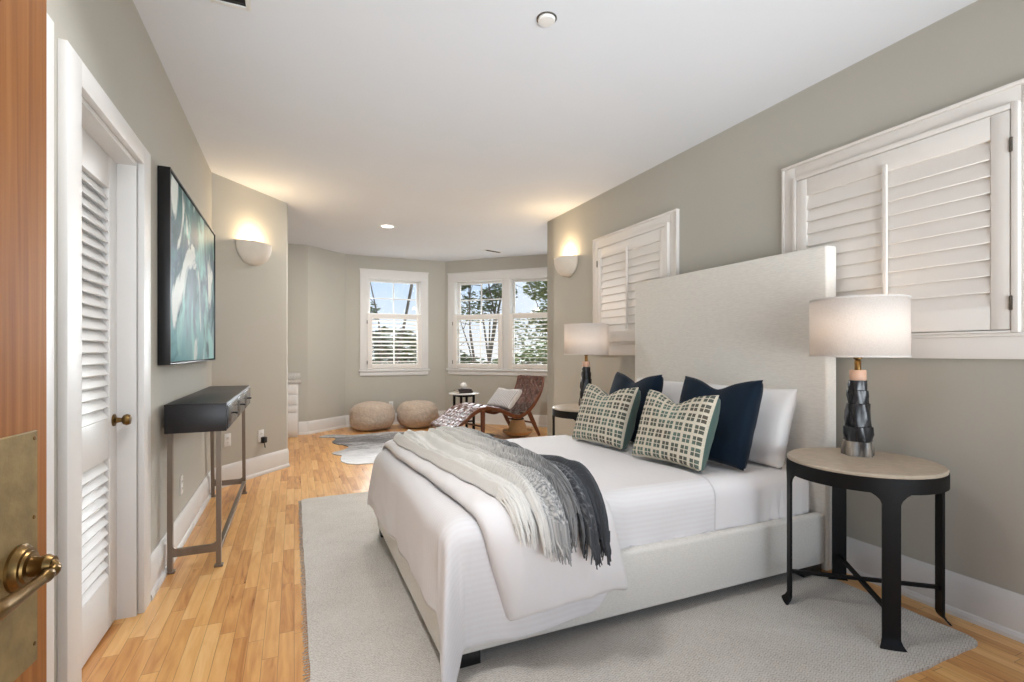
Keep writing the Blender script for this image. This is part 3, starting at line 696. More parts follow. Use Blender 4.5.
for iy in range(2):
    y = ly[iy]; b = MB(); n = 13
    # arched cross bar with curved corners
    poly = [(lx[0]+.01, .085)]
    poly += [(lx[1]-.01, .085), (lx[1]-.01, .16)]
    poly += [(lx[1]-.01-.04*sin(pi/2*k/5), .125+.035*cos(pi/2*k/5)-.0) for k in range(1, 6)]
    poly += [(lx[0]+.01+.04*cos(pi/2*k/5)-.0, .125+.035*sin(pi/2*k/5)) for k in range(0, 6)]
    # bar with fillets at both ends
    poly = [(lx[0]+.01, .085), (lx[1]-.01, .085), (lx[1]-.01, .155)]
    for k in range(0, 6): 
        a = k/5*pi/2; poly.append((lx[1]-.01-.03*(1-cos(a)) if False else lx[1]-.01-.03+.03*cos(a), .155-.03*sin(a)))
    for k in range(0, 6):
        a = k/5*pi/2; poly.append((lx[0]+.01+.03-.03*sin(a), .155-.03*cos(a)))
    m = Matrix(((1, 0, 0, 0), (0, 0, 1, y), (0, 1, 0, 0), (0, 0, 0, 1)))
    # drop duplicate neighbours
    pp = [];
    for q in poly:
        if not pp or (abs(q[0]-pp[-1][0])+abs(q[1]-pp[-1][1])) > 1e-4: pp.append(q)
    b.prism(pp, -.01, .01, mtx=m); b.build('stretcher', M['steel'], ct)
MB().box(lx[1]-.012, lx[1]+.012, ly[0]+.012, ly[1]-.012, .088, .112, bev=.002).build('long_rail', M['steel'], ct)

# ------------------------------------------------------------------ built-in drawers in the alcove
vb = thing('drawer_cabinet', 'white built-in drawer cabinet with a granite top in the alcove', 'cabinet', (-.5, 7.735, 0))
MB().box(-.55, .555, -.22, 0, .03, .75, bev=.003).build('cabinet_body', M['white'], vb)
MB().box(-.55, .545, -.2, 0, 0, .035).build('toe_kick', M['white'], vb)
for k, (za, zb) in enumerate(((.06, .34), (.355, .44), (.455, .59), (.605, .735))):
    d_ = MB().box(.06, .535, -.236, -.218, za, zb, bev=.004).build('drawer', M['white'], vb)
MB().box(-.55, .59, -.25, 0, .75, .785, bev=.004).build('countertop', M['grey_stone'], vb)
MB().box(-.55, .58, -.025, 0, .785, .885, bev=.003).build('backsplash', M['grey_stone'], vb)

# ------------------------------------------------------------------ rugs
def round_rect(x0, x1, y0, y1, r, n=6):
    P = []
    for cx, cy, a0 in ((x1-r, y1-r, 0), (x0+r, y1-r, pi/2), (x0+r, y0+r, pi), (x1-r, y0+r, 3*pi/2)):
        for k in range(n+1): a = a0+pi/2*k/n; P.append((cx+r*cos(a), cy+r*sin(a)))
    return P
rg = thing('area_rug', 'pale grey flatweave area rug under the bed', 'rug', (0, 0, 0))
rp_ = []
base = round_rect(.052, 2.55, 1.085, 4.305, .05)
for i in range(len(base)):
    a, c = base[i], base[(i+1) % len(base)]; d = math.hypot(c[0]-a[0], c[1]-a[1]); n = max(1, int(d/.04))
    for k in range(n):
        x, y = a[0]+(c[0]-a[0])*k/n, a[1]+(c[1]-a[1])*k/n
        w = .006*noise.noise(Vector((x*9, y*9, 0)))
        rp_.append((x+w, y+w))
MB().prism(rp_, 0.0, .012, bev=.003).build('rug_field', M['rug'], rg)
b = MB(); rnd = random.Random(3)
y = 1.1
while y < 4.29:
    b.tube([(.056, y, .006), (.045-.008*rnd.random(), y+.004*rnd.uniform(-1, 1), .004), (.038-.01*rnd.random(), y+.006*rnd.uniform(-1, 1), .002)], .0022, n=5); y += .017
eg = b.build('rug_edge_tufts', M['rug'], rg); eg['kind'] = 'stuff'

hide_pts = [(.33, 7.36), (.52, 7.22), (.46, 6.95), (.50, 6.72), (.62, 6.5), (.55, 6.3), (.40, 6.15), (.48, 5.95), (.46, 5.7), (.52, 5.5), (.68, 5.42), (.86, 5.46), (1.0, 5.6), (1.2, 5.55), (1.5, 5.5), (1.8, 5.55), (2.1, 5.45), (2.35, 5.3), (2.5, 5.42), (2.45, 5.7), (2.35, 6.0), (2.45, 6.3), (2.6, 6.55), (2.5, 6.8), (2.3, 6.75), (2.2, 7.0), (1.95, 7.2), (1.6, 7.33), (1.3, 7.44), (1.0, 7.40), (.8, 7.36), (.6, 7.46), (.42, 7.52)]
poly = []
n = len(hide_pts)
for i in range(n):
    p0, p1, p2, p3 = (Vector(hide_pts[(i+k-1) % n]) for k in range(4))
    for k in range(5):
        t = k/5
        q = .5*((2*p1)+(-p0+p2)*t+(2*p0-5*p1+4*p2-p3)*t*t+(-p0+3*p1-3*p2+p3)*t*t*t)
        w = noise.noise(Vector((q.x*7, q.y*7, 3)))*.022+noise.noise(Vector((q.x*22, q.y*22, 5)))*.012
        poly.append((q.x+w-1.4, q.y+w-6.3))
b = MB(); b.prism(poly, 0.0, .007)
bmesh.ops.triangulate(b.bm, faces=[f for f in b.bm.faces if len(f.verts) > 4])
h = b.build('cowhide_rug', M['hide']); h.location = (1.4, 6.3, .0005)
tag(h, 'grey and white cowhide rug on the wood floor in front of the poufs', 'rug')

# ------------------------------------------------------------------ bed
BX0, BX1, BY0, BY1 = .49, 2.575, 1.752, 3.285
RUG = .012
bed = thing('bed_frame', 'cream upholstered bed with a tall plain headboard', 'bed', (1.5, 2.52, RUG))
def bl(b, x0, x1, y0, y1, z0, z1, **k): return b.box(x0-1.5, x1-1.5, y0-2.52, y1-2.52, z0-RUG, z1-RUG, **k)
bl(MB(), BX0, BX1, BY0, BY0+.055, .06, .326, bev=.018, seg=4).build('side_rail', M['linen'], bed)
bl(MB(), BX0, BX1, BY1-.055, BY1, .06, .326, bev=.018, seg=4).build('side_rail', M['linen'], bed)
bl(MB(), BX0-.0, BX0+.055, BY0+.004, BY1-.004, .06, .326, bev=.018, seg=4).build('foot_rail', M['linen'], bed)
bl(MB(), BX1-.002, BX1+.083, 1.745, 3.37, .02, 1.748, bev=.016, seg=4).build('headboard', M['linen'], bed)
bl(MB(), BX0+.05, BX1, BY0+.05, BY1-.05, .09, .2).build('slat_base', M['black_foot'], bed)
for x in (BX0+.012, BX1-.16):
    for y in (BY0+.01, BY1-.08):
        bl(MB(), x, x+.14, y, y+.07, .0121, .062, bev=.002).build('leg', M['black_foot'], bed)
ZM = .555      # mattress top
mt = MB()
def matt(u, v):
    # superellipse-rounded box surface: u around, v from bottom to top centre
    return None
mx0, mx1, my0, my1, r_ = .55, 2.570, 1.807, 3.23, .085
mt.box(mx0, mx1, my0, my1, .2, ZM, bev=r_, seg=6)
bmesh.ops.subdivide_edges(mt.bm, edges=[e for e in mt.bm.edges if e.calc_length() > .2], cuts=60, use_grid_fill=True)
for v in mt.bm.verts:
    c = v.co
    if c.y < 2.0 and c.z < ZM-.02:
        hh = max(0, min(1, (ZM-.02-c.z)/.2)); g = exp(-((c.x-2.35)/.3)**2)
        c.y += -.020*g*hh*sin(c.x*88+c.z*14+2*noise.noise(Vector((c.x*6, c.z*5, 0))))-.005*sin(c.x*23+c.z*14)*hh
    if c.z > ZM-.005: c.z += .006*noise.noise(Vector((c.x*2, c.y*2, 1)))
mo = mt.build('mattress', M['sheet']); tag(mo, 'mattress in a white fitted sheet on the upholstered bed', 'mattress')

def smooth(a, b, x):
    t = max(0., min(1., (x-a)/(b-a))); return t*t*(3-2*t)
def fold1(s, r):
    """s>0 overhang arc length -> (outward, drop)"""
    if s <= 0: return 0., 0.
    if s < r*pi/2: return r*sin(s/r), r*(1-cos(s/r))
    return r, r+(s-r*pi/2)
# top sheet: flat white coverlet over the lower three quarters, hanging over the foot and the near foot corner
CX0, CY0, CY1 = .572, 1.80, 3.235      # inner rectangle (before the rounded edge)
def cover(u, v):
    zt = ZM+.010; r = .085
    a_f, b_n, b_f = .405, .50, .40
    p = -a_f+u*(1.85-CX0+a_f)        # along X from foot hem to the head edge of the sheet
    q = -b_n+v*(CY1-CY0+b_n+b_f)     # along Y from near hem to far hem
    x, y = CX0+p, CY0+q
    dp, dq = max(0, -p), max(0, -q); dqf = max(0, q-(CY1-CY0))
    X, Y, Z = x, y, zt+.006*noise.noise(Vector((x*3, y*3, 0)))
    tuck = smooth(.50, .78, p)        # near side becomes tucked inside the rail
    if dp > 0 and dq > 0:
        rr = math.hypot(dp, dq); th = atan2(dq, dp)
        o_, dr = fold1(rr, r)
        ex = sin(2*th)**2
        X = CX0-o_*cos(th); Y = CY0-o_*sin(th); Z = zt-dr
        fl = max(0, dr-.02)*ex
        X += -.10*fl+.10*(th-pi/4)*fl; Y += -.24*fl
        w = .012*sin(th*9+1)*min(1, dr/.25); X -= w*.6; Y -= w*.8
        Z = max(Z, .024+.004*sin(th*20))
    elif dp > 0:
        o_, dr = fold1(dp, r); k = min(1, dr/.3)
        wv = .006*sin(y*9+1.2)+.004*sin(y*23+.6+dp*2)+.018*noise.noise(Vector((y*4, dp*2, 7)))+.022*(.5-abs(noise.noise(Vector((y*3.2+dp*2.5, dp*3.5-y, 3)))))*smooth(0, .2, dp)
        X = CX0-o_-(.006+.035*smooth(2.3, 3.2, y)+wv*.7)*k
        Z = zt-dr+.018*noise.noise(Vector((y*5, 0, 2)))*k+.03*k*smooth(3.0, 1.9, y)*0
        if dqf > 0:
            o2, d2 = fold1(dqf, r); Y = CY1+o2; Z = min(Z, zt-max(dr, d2)); Z = zt-min(.56, math.hypot(dr, d2)); Z = max(Z, .2)
    if dp == 0:
        sh_ = .083*tuck; dq2 = sh_-q
        if dq2 > 0:
            o_, dr = fold1(dq2, r); k = min(1, dr/.25)
            w = .011*sin(x*17)+.012*noise.noise(Vector((x*6, dq2*2, 3)))
            Y = CY0+sh_-o_-(.018+w)*k*(1-tuck)-.003*sin(x*24+dq2*16)*k*tuck
            Z = max(zt-dr, (.11+.03*(x-.5))*(1-tuck)+.325*tuck)
    if dp == 0 and dqf > 0:
        o_, dr = fold1(dqf, r); Y = CY1+o_+.012*sin(x*15)*min(1, dr/.2); Z = zt-dr
    return Vector((X, Y, Z))
b = MB(); b.grid(cover, 120, 150, uvfn=lambda u, v: (u*1.87, v*2.3))
cv = b.build('coverlet', M['stripe'], solid=.006, angle=180); tag(cv, 'white striped coverlet hanging over the foot of the bed', 'bed cover')

# folded duvet across the foot
D_R, D_ZT, D_YN, D_YF, D_FH, D_NH = .085, ZM+.022, 1.79, 3.24, .30, .43
D_L = D_YF-D_YN
def duv_x(q):
    qn = q-D_L
    xl = .53+.07*smooth(0, D_L, q)+.12*max(0, qn)/D_NH+.01*noise.noise(Vector((q*4, 0, 0)))
    xr = 1.10+.06*smooth(0, D_L, q)+.11*max(0, qn)/D_NH+.012*noise.noise(Vector((q*4, 5, 0)))
    return xl, xr
def duv(s, q):
    """top surface of the duvet: s across, q along from the far edge; returns point and outward normal"""
    qn = q-D_L; xl, xr = duv_x(q); x = xl+(xr-xl)*s
    edge = max(0, 1-abs(2*s-1)**7)**.5
    tend = max(0, min(1, (D_NH-qn)/.04)); endp = sqrt(max(0, 1-(1-tend)**2))
    h = (.004+.044*edge)*(.15+.85*endp)
    h += (.014*(.4-abs(noise.noise(Vector((x*6+q, q*4, 3)))))+.012*noise.noise(Vector((x*5, q*4, 1)))+.006*noise.noise(Vector((x*14, q*9, 4))))*edge*endp
    if q < 0: o_, d = fold1(-q, D_R); P = Vector((x, D_YF+o_, D_ZT-d)); k = min(1, d/D_R); nrm = Vector((0, sin(pi/2*k), cos(pi/2*k)))
    elif qn > 0:
        o_, d = fold1(qn, D_R); k = min(1, d/D_R)
        P = Vector((x, D_YN-o_, D_ZT-d)); nrm = Vector((0, -sin(pi/2*k), cos(pi/2*k)))
        h += (.008*sin(x*17+1.5+d*3)+.020*noise.noise(Vector((x*4, d*3, 9)))+.010*noise.noise(Vector((x*11, d*5, 2)))+.018*(.45-abs(noise.noise(Vector((x*5+d*4, d*5-x*2, 6))))))*min(1, d/.3)*edge+.006*k*edge
        P.z += .018*sin(x*7+.4)*(d/D_NH)
    else: P = Vector((x, D_YF-q, D_ZT)); nrm = Vector((0, 0, 1))
    return P+nrm*h, nrm
b = MB(); b.grid(lambda s_, t_: duv(s_, -D_FH+t_*(D_FH+D_L+D_NH))[0], 54, 130, uvfn=lambda u, v: (u*.6, v*2.2))
dv = b.build('duvet', M['duvet'], solid=.004, angle=180); tag(dv, 'folded white duvet draped across the lower bed', 'duvet')

# ------------------------------------------------------------------ ombre throw
def hang(s):
    return .04+.10*smooth(.05, .5, s)-.13*exp(-((s-.64)/.06)**2)+.012*smooth(.66, .80, s)-.06*exp(-((s-.87)/.02)**2)
def throw(s, t, extra=0.0):
    q = .03+t*(D_L-.03+hang(s))+extra
    frac = q/D_L
    lo = .575+.13*min(1.15, frac)**2; hi = 1.075+.015*frac-.004*smooth(.5, 1.1, frac)
    ss = s+.035*sin(2*pi*s*3+frac*3)/3
    x = lo+(hi-lo)*ss+.016*noise.noise(Vector((s*4, frac*3, 2)))
    xl, xr = duv_x(q); P, n_ = duv(max(.03, min(.97, (x-xl)/(xr-xl))), q); P = Vector((x, P.y, P.z))
    ph = 6.8*pi*s+1.3*noise.noise(Vector((s*2.0, frac*.9, 4)))+.9
    fold = abs(sin(ph))**.85+.22*abs(sin(2.7*ph+1.1))
    amp = .068*(.8+.7*noise.noise(Vector((s*4, frac*1.2, 8))))*(1-.25*smooth(.9, 1.1, frac))*(.5+.5*smooth(.0, .2, frac))
    edge = min(1, min(s, 1-s)/.05)
    h = .006+edge*(max(.004, amp)*fold+.016*(.5+.5*noise.noise(Vector((s*11, frac*6, 0))))+.007*noise.noise(Vector((s*30, frac*14, 6))))
    if s > .66: h += .022*smooth(.66, .76, s)*edge*smooth(.75, 1.0, frac)
    return P+n_*h
b = MB(); b.grid(throw, 150, 130, uvfn=lambda u, v: (u, v))
th = b.build('throw_blanket', M['throw'], solid=.005, angle=180)
tag(th, 'crumpled white to charcoal ombre throw with fringe over the duvet', 'blanket')
b = MB(); rnd = random.Random(5)
for i in range(230):
    s = (i+.5)/230; ln = rnd.uniform(.05, .095); js = rnd.uniform(-.02, .02); jn = rnd.uniform(-.004, .014)
    pts = [throw(s, .985), throw(s, 1.0)]
    for k in range(1, 6):
        f = k/5; q_ = throw(max(0, min(1, s+js*f)), 1.0, ln*f)
        pts.append(q_+Vector((rnd.uniform(-.003, .003), -jn*f, .001+rnd.uniform(-.002, .002))))
    b.tube(pts, [.0045, .0045, .0042, .004, .0036, .003, .0022], n=5, uv=(s, 1.0))
fg = b.build('fringe', M['throw'], th); fg['kind'] = 'stuff'

# ------------------------------------------------------------------ pillows
def pillow(name, w, h, t, o, xd, ud, mats, chop=.0, seed=0, n=33, pinch=.065, sag=.0):
    """o = bottom centre; xd width direction; ud up direction; front faces xd x ud ... towards the viewer"""
    xd = Vector(xd).normalized(); ud = Vector(ud); ud = (ud-xd*ud.dot(xd)).normalized(); nd_ = xd.cross(ud)
    o = Vector(o); bm = MB(); lay = bm.bm.loops.layers.uv.verify(); g = {}
    for side in (1, -1):
        for i in range(n):
            for j in range(n):
                bd = i in (0, n-1) or j in (0, n-1)
                if side == -1 and bd: g[(side, i, j)] = g[(1, i, j)]; continue
                u, v = 2*i/(n-1)-1, 2*j/(n-1)-1
                u_s, v_s = u, v
                x = w/2*u*(1-pinch*(1-v*v)*u*u); y = h/2*v*(1-pinch*(1-u*u)*v*v)
                if v > 0: y -= chop*exp(-(u/.42)**2)*v*v
                prof = (max(0, 1-u**2)*max(0, 1-v**2))**.28
                z = (.66 if side == 1 else -1.34)*t/2*prof
                k = noise.noise(Vector((u*1.6+seed, v*1.6, side*3)))*.12+noise.noise(Vector((u*4+seed, v*4, side*3)))*.05
                z *= 1+k
                if v > 0: z *= 1-.45*(chop/.08 if chop else 0)*exp(-(u/.35)**2)*v
                z -= sag*(1-u*u)*0
                g[(side, i, j)] = bm.bm.verts.new(o+xd*x+ud*(y+h/2)+nd_*z)
        for i in range(n-1):
            for j in range(n-1):
                q = [(i, j), (i+1, j), (i+1, j+1), (i, j+1)]
                if side == -1: q.reverse()
                f = bm.bm.faces.new([g[(side,)+k_] for k_ in q]); f.smooth = True; f.material_index = 0 if side == 1 or len(mats) == 1 else 1
                for lp, (a, c) in zip(f.loops, q): lp[lay].uv = (a/(n-1), c/(n-1))
    # seam welt round the edge
    ring = [g[(1, i, 0)].co for i in range(n)]+[g[(1, n-1, j)].co for j in range(1, n)]+[g[(1, i, n-1)].co for i in range(n-2, -1, -1)]+[g[(1, 0, j)].co for j in range(n-2, 0, -1)]
    return bm.build(name, mats, angle=180)
P_ = pillow
# xd points to the near side (towards -Y): front normal = xd x ud must face -X
o1 = P_('sleeping_pillow', .66, .44, .16, (2.335, 2.17, ZM+.006), (.06, -1, 0), (.30, 0, .95), [M['pillowcase']], seed=2, pinch=.05)
tag(o1, 'white sleeping pillow at the near side, against the headboard', 'pillow', 'white sleeping pillows')
o2 = P_('sleeping_pillow', .66, .44, .16, (2.335, 2.87, ZM+.006), (-.03, -1, 0), (.30, 0, .95), [M['pillowcase']], seed=7, pinch=.05)
tag(o2, 'white sleeping pillow at the far side, hidden behind navy cushion', 'pillow', 'white sleeping pillows')
n1_ = P_('velvet_cushion', .52, .49, .17, (2.09, 2.13, ZM+.014), (.10, -1, 0), (.33, 0, .95), [M['navy']], chop=.055, seed=4)
tag(n1_, 'large navy velvet cushion behind the nearer checked cushion', 'cushion', 'navy velvet cushions')
n2_ = P_('velvet_cushion', .52, .49, .17, (2.07, 2.88, ZM+.014), (-.02, -1, 0), (.33, 0, .95), [M['navy']], chop=.06, seed=9)
tag(n2_, 'navy velvet cushion at the far side of the bed behind a checked cushion', 'cushion', 'navy velvet cushions')
c1_ = P_('checked_cushion', .48, .41, .20, (1.85, 2.165, ZM+.018), (.14, -1, 0), (.36, 0, .93), [M['check'], M['teal_back']], chop=.06, seed=12)
tag(c1_, 'cream cushion with green square motifs, nearer of the two', 'cushion', 'checked cushions')
c2_ = P_('checked_cushion', .48, .41, .20, (1.82, 2.79, ZM+.018), (.16, -1, 0), (.36, 0, .93), [M['check'], M['teal_back']], chop=.06, seed=15)
tag(c2_, 'cream cushion with green square motifs, farther of the two', 'cushion', 'checked cushions')

# ------------------------------------------------------------------ nightstands
def nightstand(loc, rz, label):
    t = thing('nightstand', label, 'side table', loc, rz, 'round nightstands'); H = .68; R = .30
    MB().lathe([(0, H-.028), (R-.012, H-.028), (R-.004, H-.022), (R-.0015, H-.006), (R-.007, H), (0, H)], n=72).build('stone_top', M['stone'], t)
    MB().lathe([(R-.010, H-.075), (R, H-.075), (R, H-.016), (R-.003, H-.014), (R-.003, H-.03), (R-.010, H-.03), (R-.010, H-.075)], n=72).build('apron', M['black_metal'], t)
    for k in range(4):
        a0 = pi/4+k*pi/2; b = MB(); w = .032/R
        # curved plate leg: widened to the apron by fillets, flared toe
        def leg(u, v, rr=R):
            z = v*(H-.07); f = (2*u-1)
            wd = w
            if z > H-.12: wd = w+.045/R*((z-(H-.12))/.05)**2
            if z < .03: wd = w*(1+.35*((.03-z)/.03)**1.5)
            out = .022*max(0, (.03-z)/.03)**1.5
            a = a0+f*wd
            return (a, z, out)
        nu, nv = 7, 40; G = []
        for dr in (0, -.009):
            G.append([[b.bm.verts.new(((R+dr+leg(i/(nu-1), j/(nv-1))[2])*cos(leg(i/(nu-1), j/(nv-1))[0]), (R+dr+leg(i/(nu-1), j/(nv-1))[2])*sin(leg(i/(nu-1), j/(nv-1))[0]), leg(i/(nu-1), j/(nv-1))[1])) for j in range(nv)] for i in range(nu)])
        for g_ in G:
            for i in range(nu-1):
                for j in range(nv-1): b.bm.faces.new((g_[i][j], g_[i+1][j], g_[i+1][j+1], g_[i][j+1]))
        for i in (0, nu-1):
            for j in range(nv-1): b.bm.faces.new((G[0][i][j], G[0][i][j+1], G[1][i][j+1], G[1][i][j]))
        for j in (0, nv-1):
            for i in range(nu-1): b.bm.faces.new((G[0][i][j], G[0][i+1][j], G[1][i+1][j], G[1][i][j]))
        b.build('leg', M['black_metal'], t)
    for k in range(2):
        a = pi/4+k*pi/2; b = MB(); z = .13+.012*k
        b.tube([(-(R-.008)*cos(a), -(R-.008)*sin(a), z), ((R-.008)*cos(a), (R-.008)*sin(a), z)], 1, sect=[(-.007, -.009), (-.007, .009), (.007, .009), (.007, -.009)], up=(0, 0, 1)); b.build('stretcher', M['black_metal'], t)
    return t
NS1 = (2.355, 1.435, .0125)
ns = nightstand(NS1, .09, 'round black iron nightstand with a stone top at the near side of bed')
NS2 = (2.38, 3.80, 0.0125)
dup(ns, NS2, .09, 'round black iron nightstand at the far side of the bed')

# ------------------------------------------------------------------ table lamps
def lamp(loc, rz, label):
    t = thing('table_lamp', label, 'lamp', loc, rz, 'horn table lamps')
    b = MB(); rnd = random.Random(8)
    tiers = [(0, .066, .060, .047), (.066, .075, .0, 0)]
    prof = []
    # faceted, tiered horn column with overlapping rims
    lev = [(0.0, .064), (.03, .063), (.066, .060), (.069, .056), (.10, .059), (.135, .057), (.138, .051), (.17, .053), (.205, .050), (.243, .047), (.246, .042), (.28, .044), (.305, .042), (.308, .037), (.335, .038), (.353, .036)]
    def rf(a, z):
        k = int(z/.07); return 1+.08*sin(5*a+k*2.1+z*9)+.05*noise.noise(Vector((cos(a)*2, sin(a)*2, z*14)))
    b.lathe([(0, 0)]+[(r0, z0_) for z0_, r0 in lev]+[(.0, .355)], n=40, rfn=rf); b.build('base', M['horn'], t)
    MB().lathe([(0, .353), (.031, .353), (.034, .358), (.034, .398), (.031, .402), (0, .402)], n=28).build('neck_cap', M['lamp_cap'], t)
    MB().lathe([(0, .40), (.014, .40), (.014, .445), (.01, .45), (.018, .455), (.018, .50), (0, .50)], n=20).build('socket', M['brass'], t)
    k = MB(); k.lathe([(0, .50), (.014, .505), (.028, .535), (.03, .56), (.02, .585), (0, .592)], n=20); k.build('bulb', M['bulb'], t)
    b = MB(); R = .198; z0, z1 = .468, .735
    b.lathe([(R, z0), (R, z1)], n=72); 
    for f in [f for f in b.bm.faces if len(f.verts) > 4]: b.bm.faces.remove(f)
    sh = b.build('lamp_shade', M['shade'], t, solid=.0015)
    for z in (z0, z1):
        MB().lathe([(R-.002, z-.004), (R+.0015, z-.004), (R+.0015, z+.004), (R-.002, z+.004), (R-.002, z-.004)], n=72).build('shade_rim', M['shade'], sh)
    b = MB()
    for k in range(3):
        a = 2*pi*k/3; b.tube([(.016*cos(a), .016*sin(a), .50), (.05*cos(a), .05*sin(a), .62), (.09*cos(a), .09*sin(a), z1-.02), ((R-.001)*cos(a), (R-.001)*sin(a), z1-.01)], .0018, n=6)
    b.build('harp', M['brass'], t)
    l = bpy.data.lights.new('lamp_glow', 'POINT'); l.energy = 3.6; l.color = (1, .80, .62); l.shadow_soft_size = .035
    lo = bpy.data.objects.new('lamp_glow', l); COL.objects.link(lo); lo.parent = t; lo.location = (0, 0, .60)
    return t
lp = lamp((2.455, 1.515, NS1[2]+.68), .4, 'dark horn lamp with a white drum shade on the near nightstand')
l2 = dup(lp, (2.43, 3.88, NS2[2]+.68), 2.2, 'dark horn lamp with a white drum shade on the far nightstand')

# ------------------------------------------------------------------ poufs
def pouf(loc, rx, ry, rz_, h, label, seed, rot):
    b = MB(); n1, n2 = 26, 44; zh = h/2
    def f(i, j):
        v = -pi/2+pi*i; a = 2*pi*j
        cz = abs(sin(v))**.72*(1 if v > 0 else -1); cr = abs(cos(v))**.62
        d = Vector((cos(a)*cr, sin(a)*cr, cz))
        w = 1+.07*noise.noise(Vector((d.x*1.8+seed, d.y*1.8, d.z*1.8)))+.035*noise.noise(Vector((d.x*6+seed, d.y*6, d.z*6)))
        ridge = -.035*exp(-((cz-.55-.15*sin(a*2+seed))/.05)**2)
        return Vector((d.x*rx*(w+ridge), d.y*ry*(w+ridge), max(0, zh+cz*zh*w)))
    b.grid(f, n1, n2, closev=True)
    o = b.build('pouf', M['wool'], angle=180); o.location = loc; o.rotation_euler = (0, 0, rot)
    return tag(o, label, 'pouf', 'oatmeal wool poufs')
pouf((1.09, 7.80, .002), .335, .33, 0, .42, 'oatmeal wool pouf at left, under the middle of window', 1.3, .2)
pouf((1.785, 7.78, .002), .328, .32, 0, .41, 'oatmeal wool pouf at right, beside the foot of lounge chair', 5.1, 1.1)

# ------------------------------------------------------------------ woven leather chaise
ch = thing('lounge_chair', 'woven brown leather chaise lounge chair with wooden frame in the bay', 'lounge chair', (1.83, 5.96, 0.008), math.atan2(.243, .968))
prf = [(-.02, .205), (.0, .223), (.148, .31), (.3, .408), (.454, .447), (.613, .435), (.778, .377), (.896, .326), (1.034, .304), (1.176, .362), (1.303, .479), (1.414, .642), (1.47, .824)]
def pc(t):
    k = max(0, min(len(prf)-2, int(t*(len(prf)-1)))); f = t*(len(prf)-1)-k
    g = lambda i: Vector(prf[max(0, min(len(prf)-1, i))])
    p0, p1, p2, p3 = g(k-1), g(k), g(k+1), g(k+2)
    return .5*((2*p1)+(-p0+p2)*f+(2*p0-5*p1+4*p2-p3)*f*f+(-p0+3*p1-3*p2+p3)*f**3)
NS_ = 120; raw = [pc(i/NS_) for i in range(NS_+1)]; cum = [0]
for i in range(NS_): cum.append(cum[-1]+(raw[i+1]-raw[i]).length)
LEN = cum[-1]
def arc(s):
    s = max(0, min(LEN, s)); i = 0
    while i < NS_-1 and cum[i+1] < s: i += 1
    f = (s-cum[i])/max(1e-6, cum[i+1]-cum[i]); p = raw[i].lerp(raw[i+1], f)
    a, c = raw[max(0, i-1)], raw[min(NS_, i+2)]; d = (c-a).normalized(); return p, Vector((-d.y, d.x))
WC = .57
for y in (0.0, WC):
    pts = [Vector((arc(LEN*i/60)[0].x, y, arc(LEN*i/60)[0].y-.012)) for i in range(61)]
    b = MB(); b.tube(pts, [(.7+.3*min(1, i/12, (60-i)/10)) for i in range(61)], sect=[(.022, -.016), (-.018, -.016), (-.026, -.01), (-.026, .01), (-.018, .016), (.022, .016), (.026, .01), (.026, -.01)], up=None)
    b.build('side_rail', M['walnut'], ch)
for s in (.02, LEN-.02):
    p, n_ = arc(s); MB().tube([(p.x, .01, p.y-.01), (p.x, WC-.01, p.y-.01)], .016, n=10).build('cross_bar', M['walnut'], ch)
# weave
b = MB(); nl, ncr = 7, 26
cw = LEN/ncr
for k in range(nl):
    yc = .03+(WC-.06)*(k+.5)/nl; hw = (WC-.06)/nl*.40; m_ = ncr*6; R0 = []
    for i in range(m_+1):
        s = LEN*i/m_; p, n_ = arc(s); off = .006*sin(pi*s/cw+pi*k)+.012
        R0.append([(p.x+n_.x*(off+d), yc+sgn*hw, p.y+n_.y*(off+d)) for sgn, d in ((-1, 0), (1, 0), (1, .0035), (-1, .0035))])
    V = [[b.bm.verts.new(q) for q in r] for r in R0]
    for i in range(m_):
        for j in range(4): b.bm.faces.new((V[i][j], V[i][(j+1) % 4], V[i+1][(j+1) % 4], V[i+1][j]))
for k in range(ncr):
    sc_ = LEN*(k+.5)/ncr; hw = cw*.40; m_ = nl*6; R0 = []
    pa, na = arc(sc_-hw); pb, nb = arc(sc_+hw)
    for i in range(m_+1):
        y = .0+WC*i/m_; off = -.006*sin(pi*((y-.03)/((WC-.06)/nl))+pi*(k+1)*1.0+pi/2*0)*(-1)**0+.012
        off = .012+.006*cos(pi*((y-.03)/((WC-.06)/nl)-.5)+pi*k+pi)
        R0.append([(pa.x+na.x*off, y, pa.y+na.y*off), (pb.x+nb.x*off, y, pb.y+nb.y*off), (pb.x+nb.x*(off+.0035), y, pb.y+nb.y*(off+.0035)), (pa.x+na.x*(off+.0035), y, pa.y+na.y*(off+.0035))])
    V = [[b.bm.verts.new(q) for q in r] for r in R0]
    for i in range(m_):
        for j in range(4): b.bm.faces.new((V[i][j], V[i][(j+1) % 4], V[i+1][(j+1) % 4], V[i+1][j]))
b.build('leather_webbing', M['leather'], ch)
for y in (0.0, WC):
    o_ = -.028 if y == 0 else .028
    for top, bot in (((.40, .415), (.40, .0)), ((1.17, .34), (1.36, .0))):
        b = MB(); b.tube([(top[0], y+o_, top[1]), (top[0]*.5+bot[0]*.5, y+o_, top[1]*.5), (bot[0], y+o_, bot[1])], [1.25, 1.15, .72], sect=[(-.021, -.013), (-.021, .013), (.021, .013), (.021, -.013)], up=(1, 0, 0)); b.build('leg', M['walnut'], ch)
for xx, zz in ((.40, .21), (1.25, .19)):
    MB().tube([(xx, -.02, zz), (xx, WC+.02, zz)], .012, n=10).build('stretcher', M['walnut'], ch)
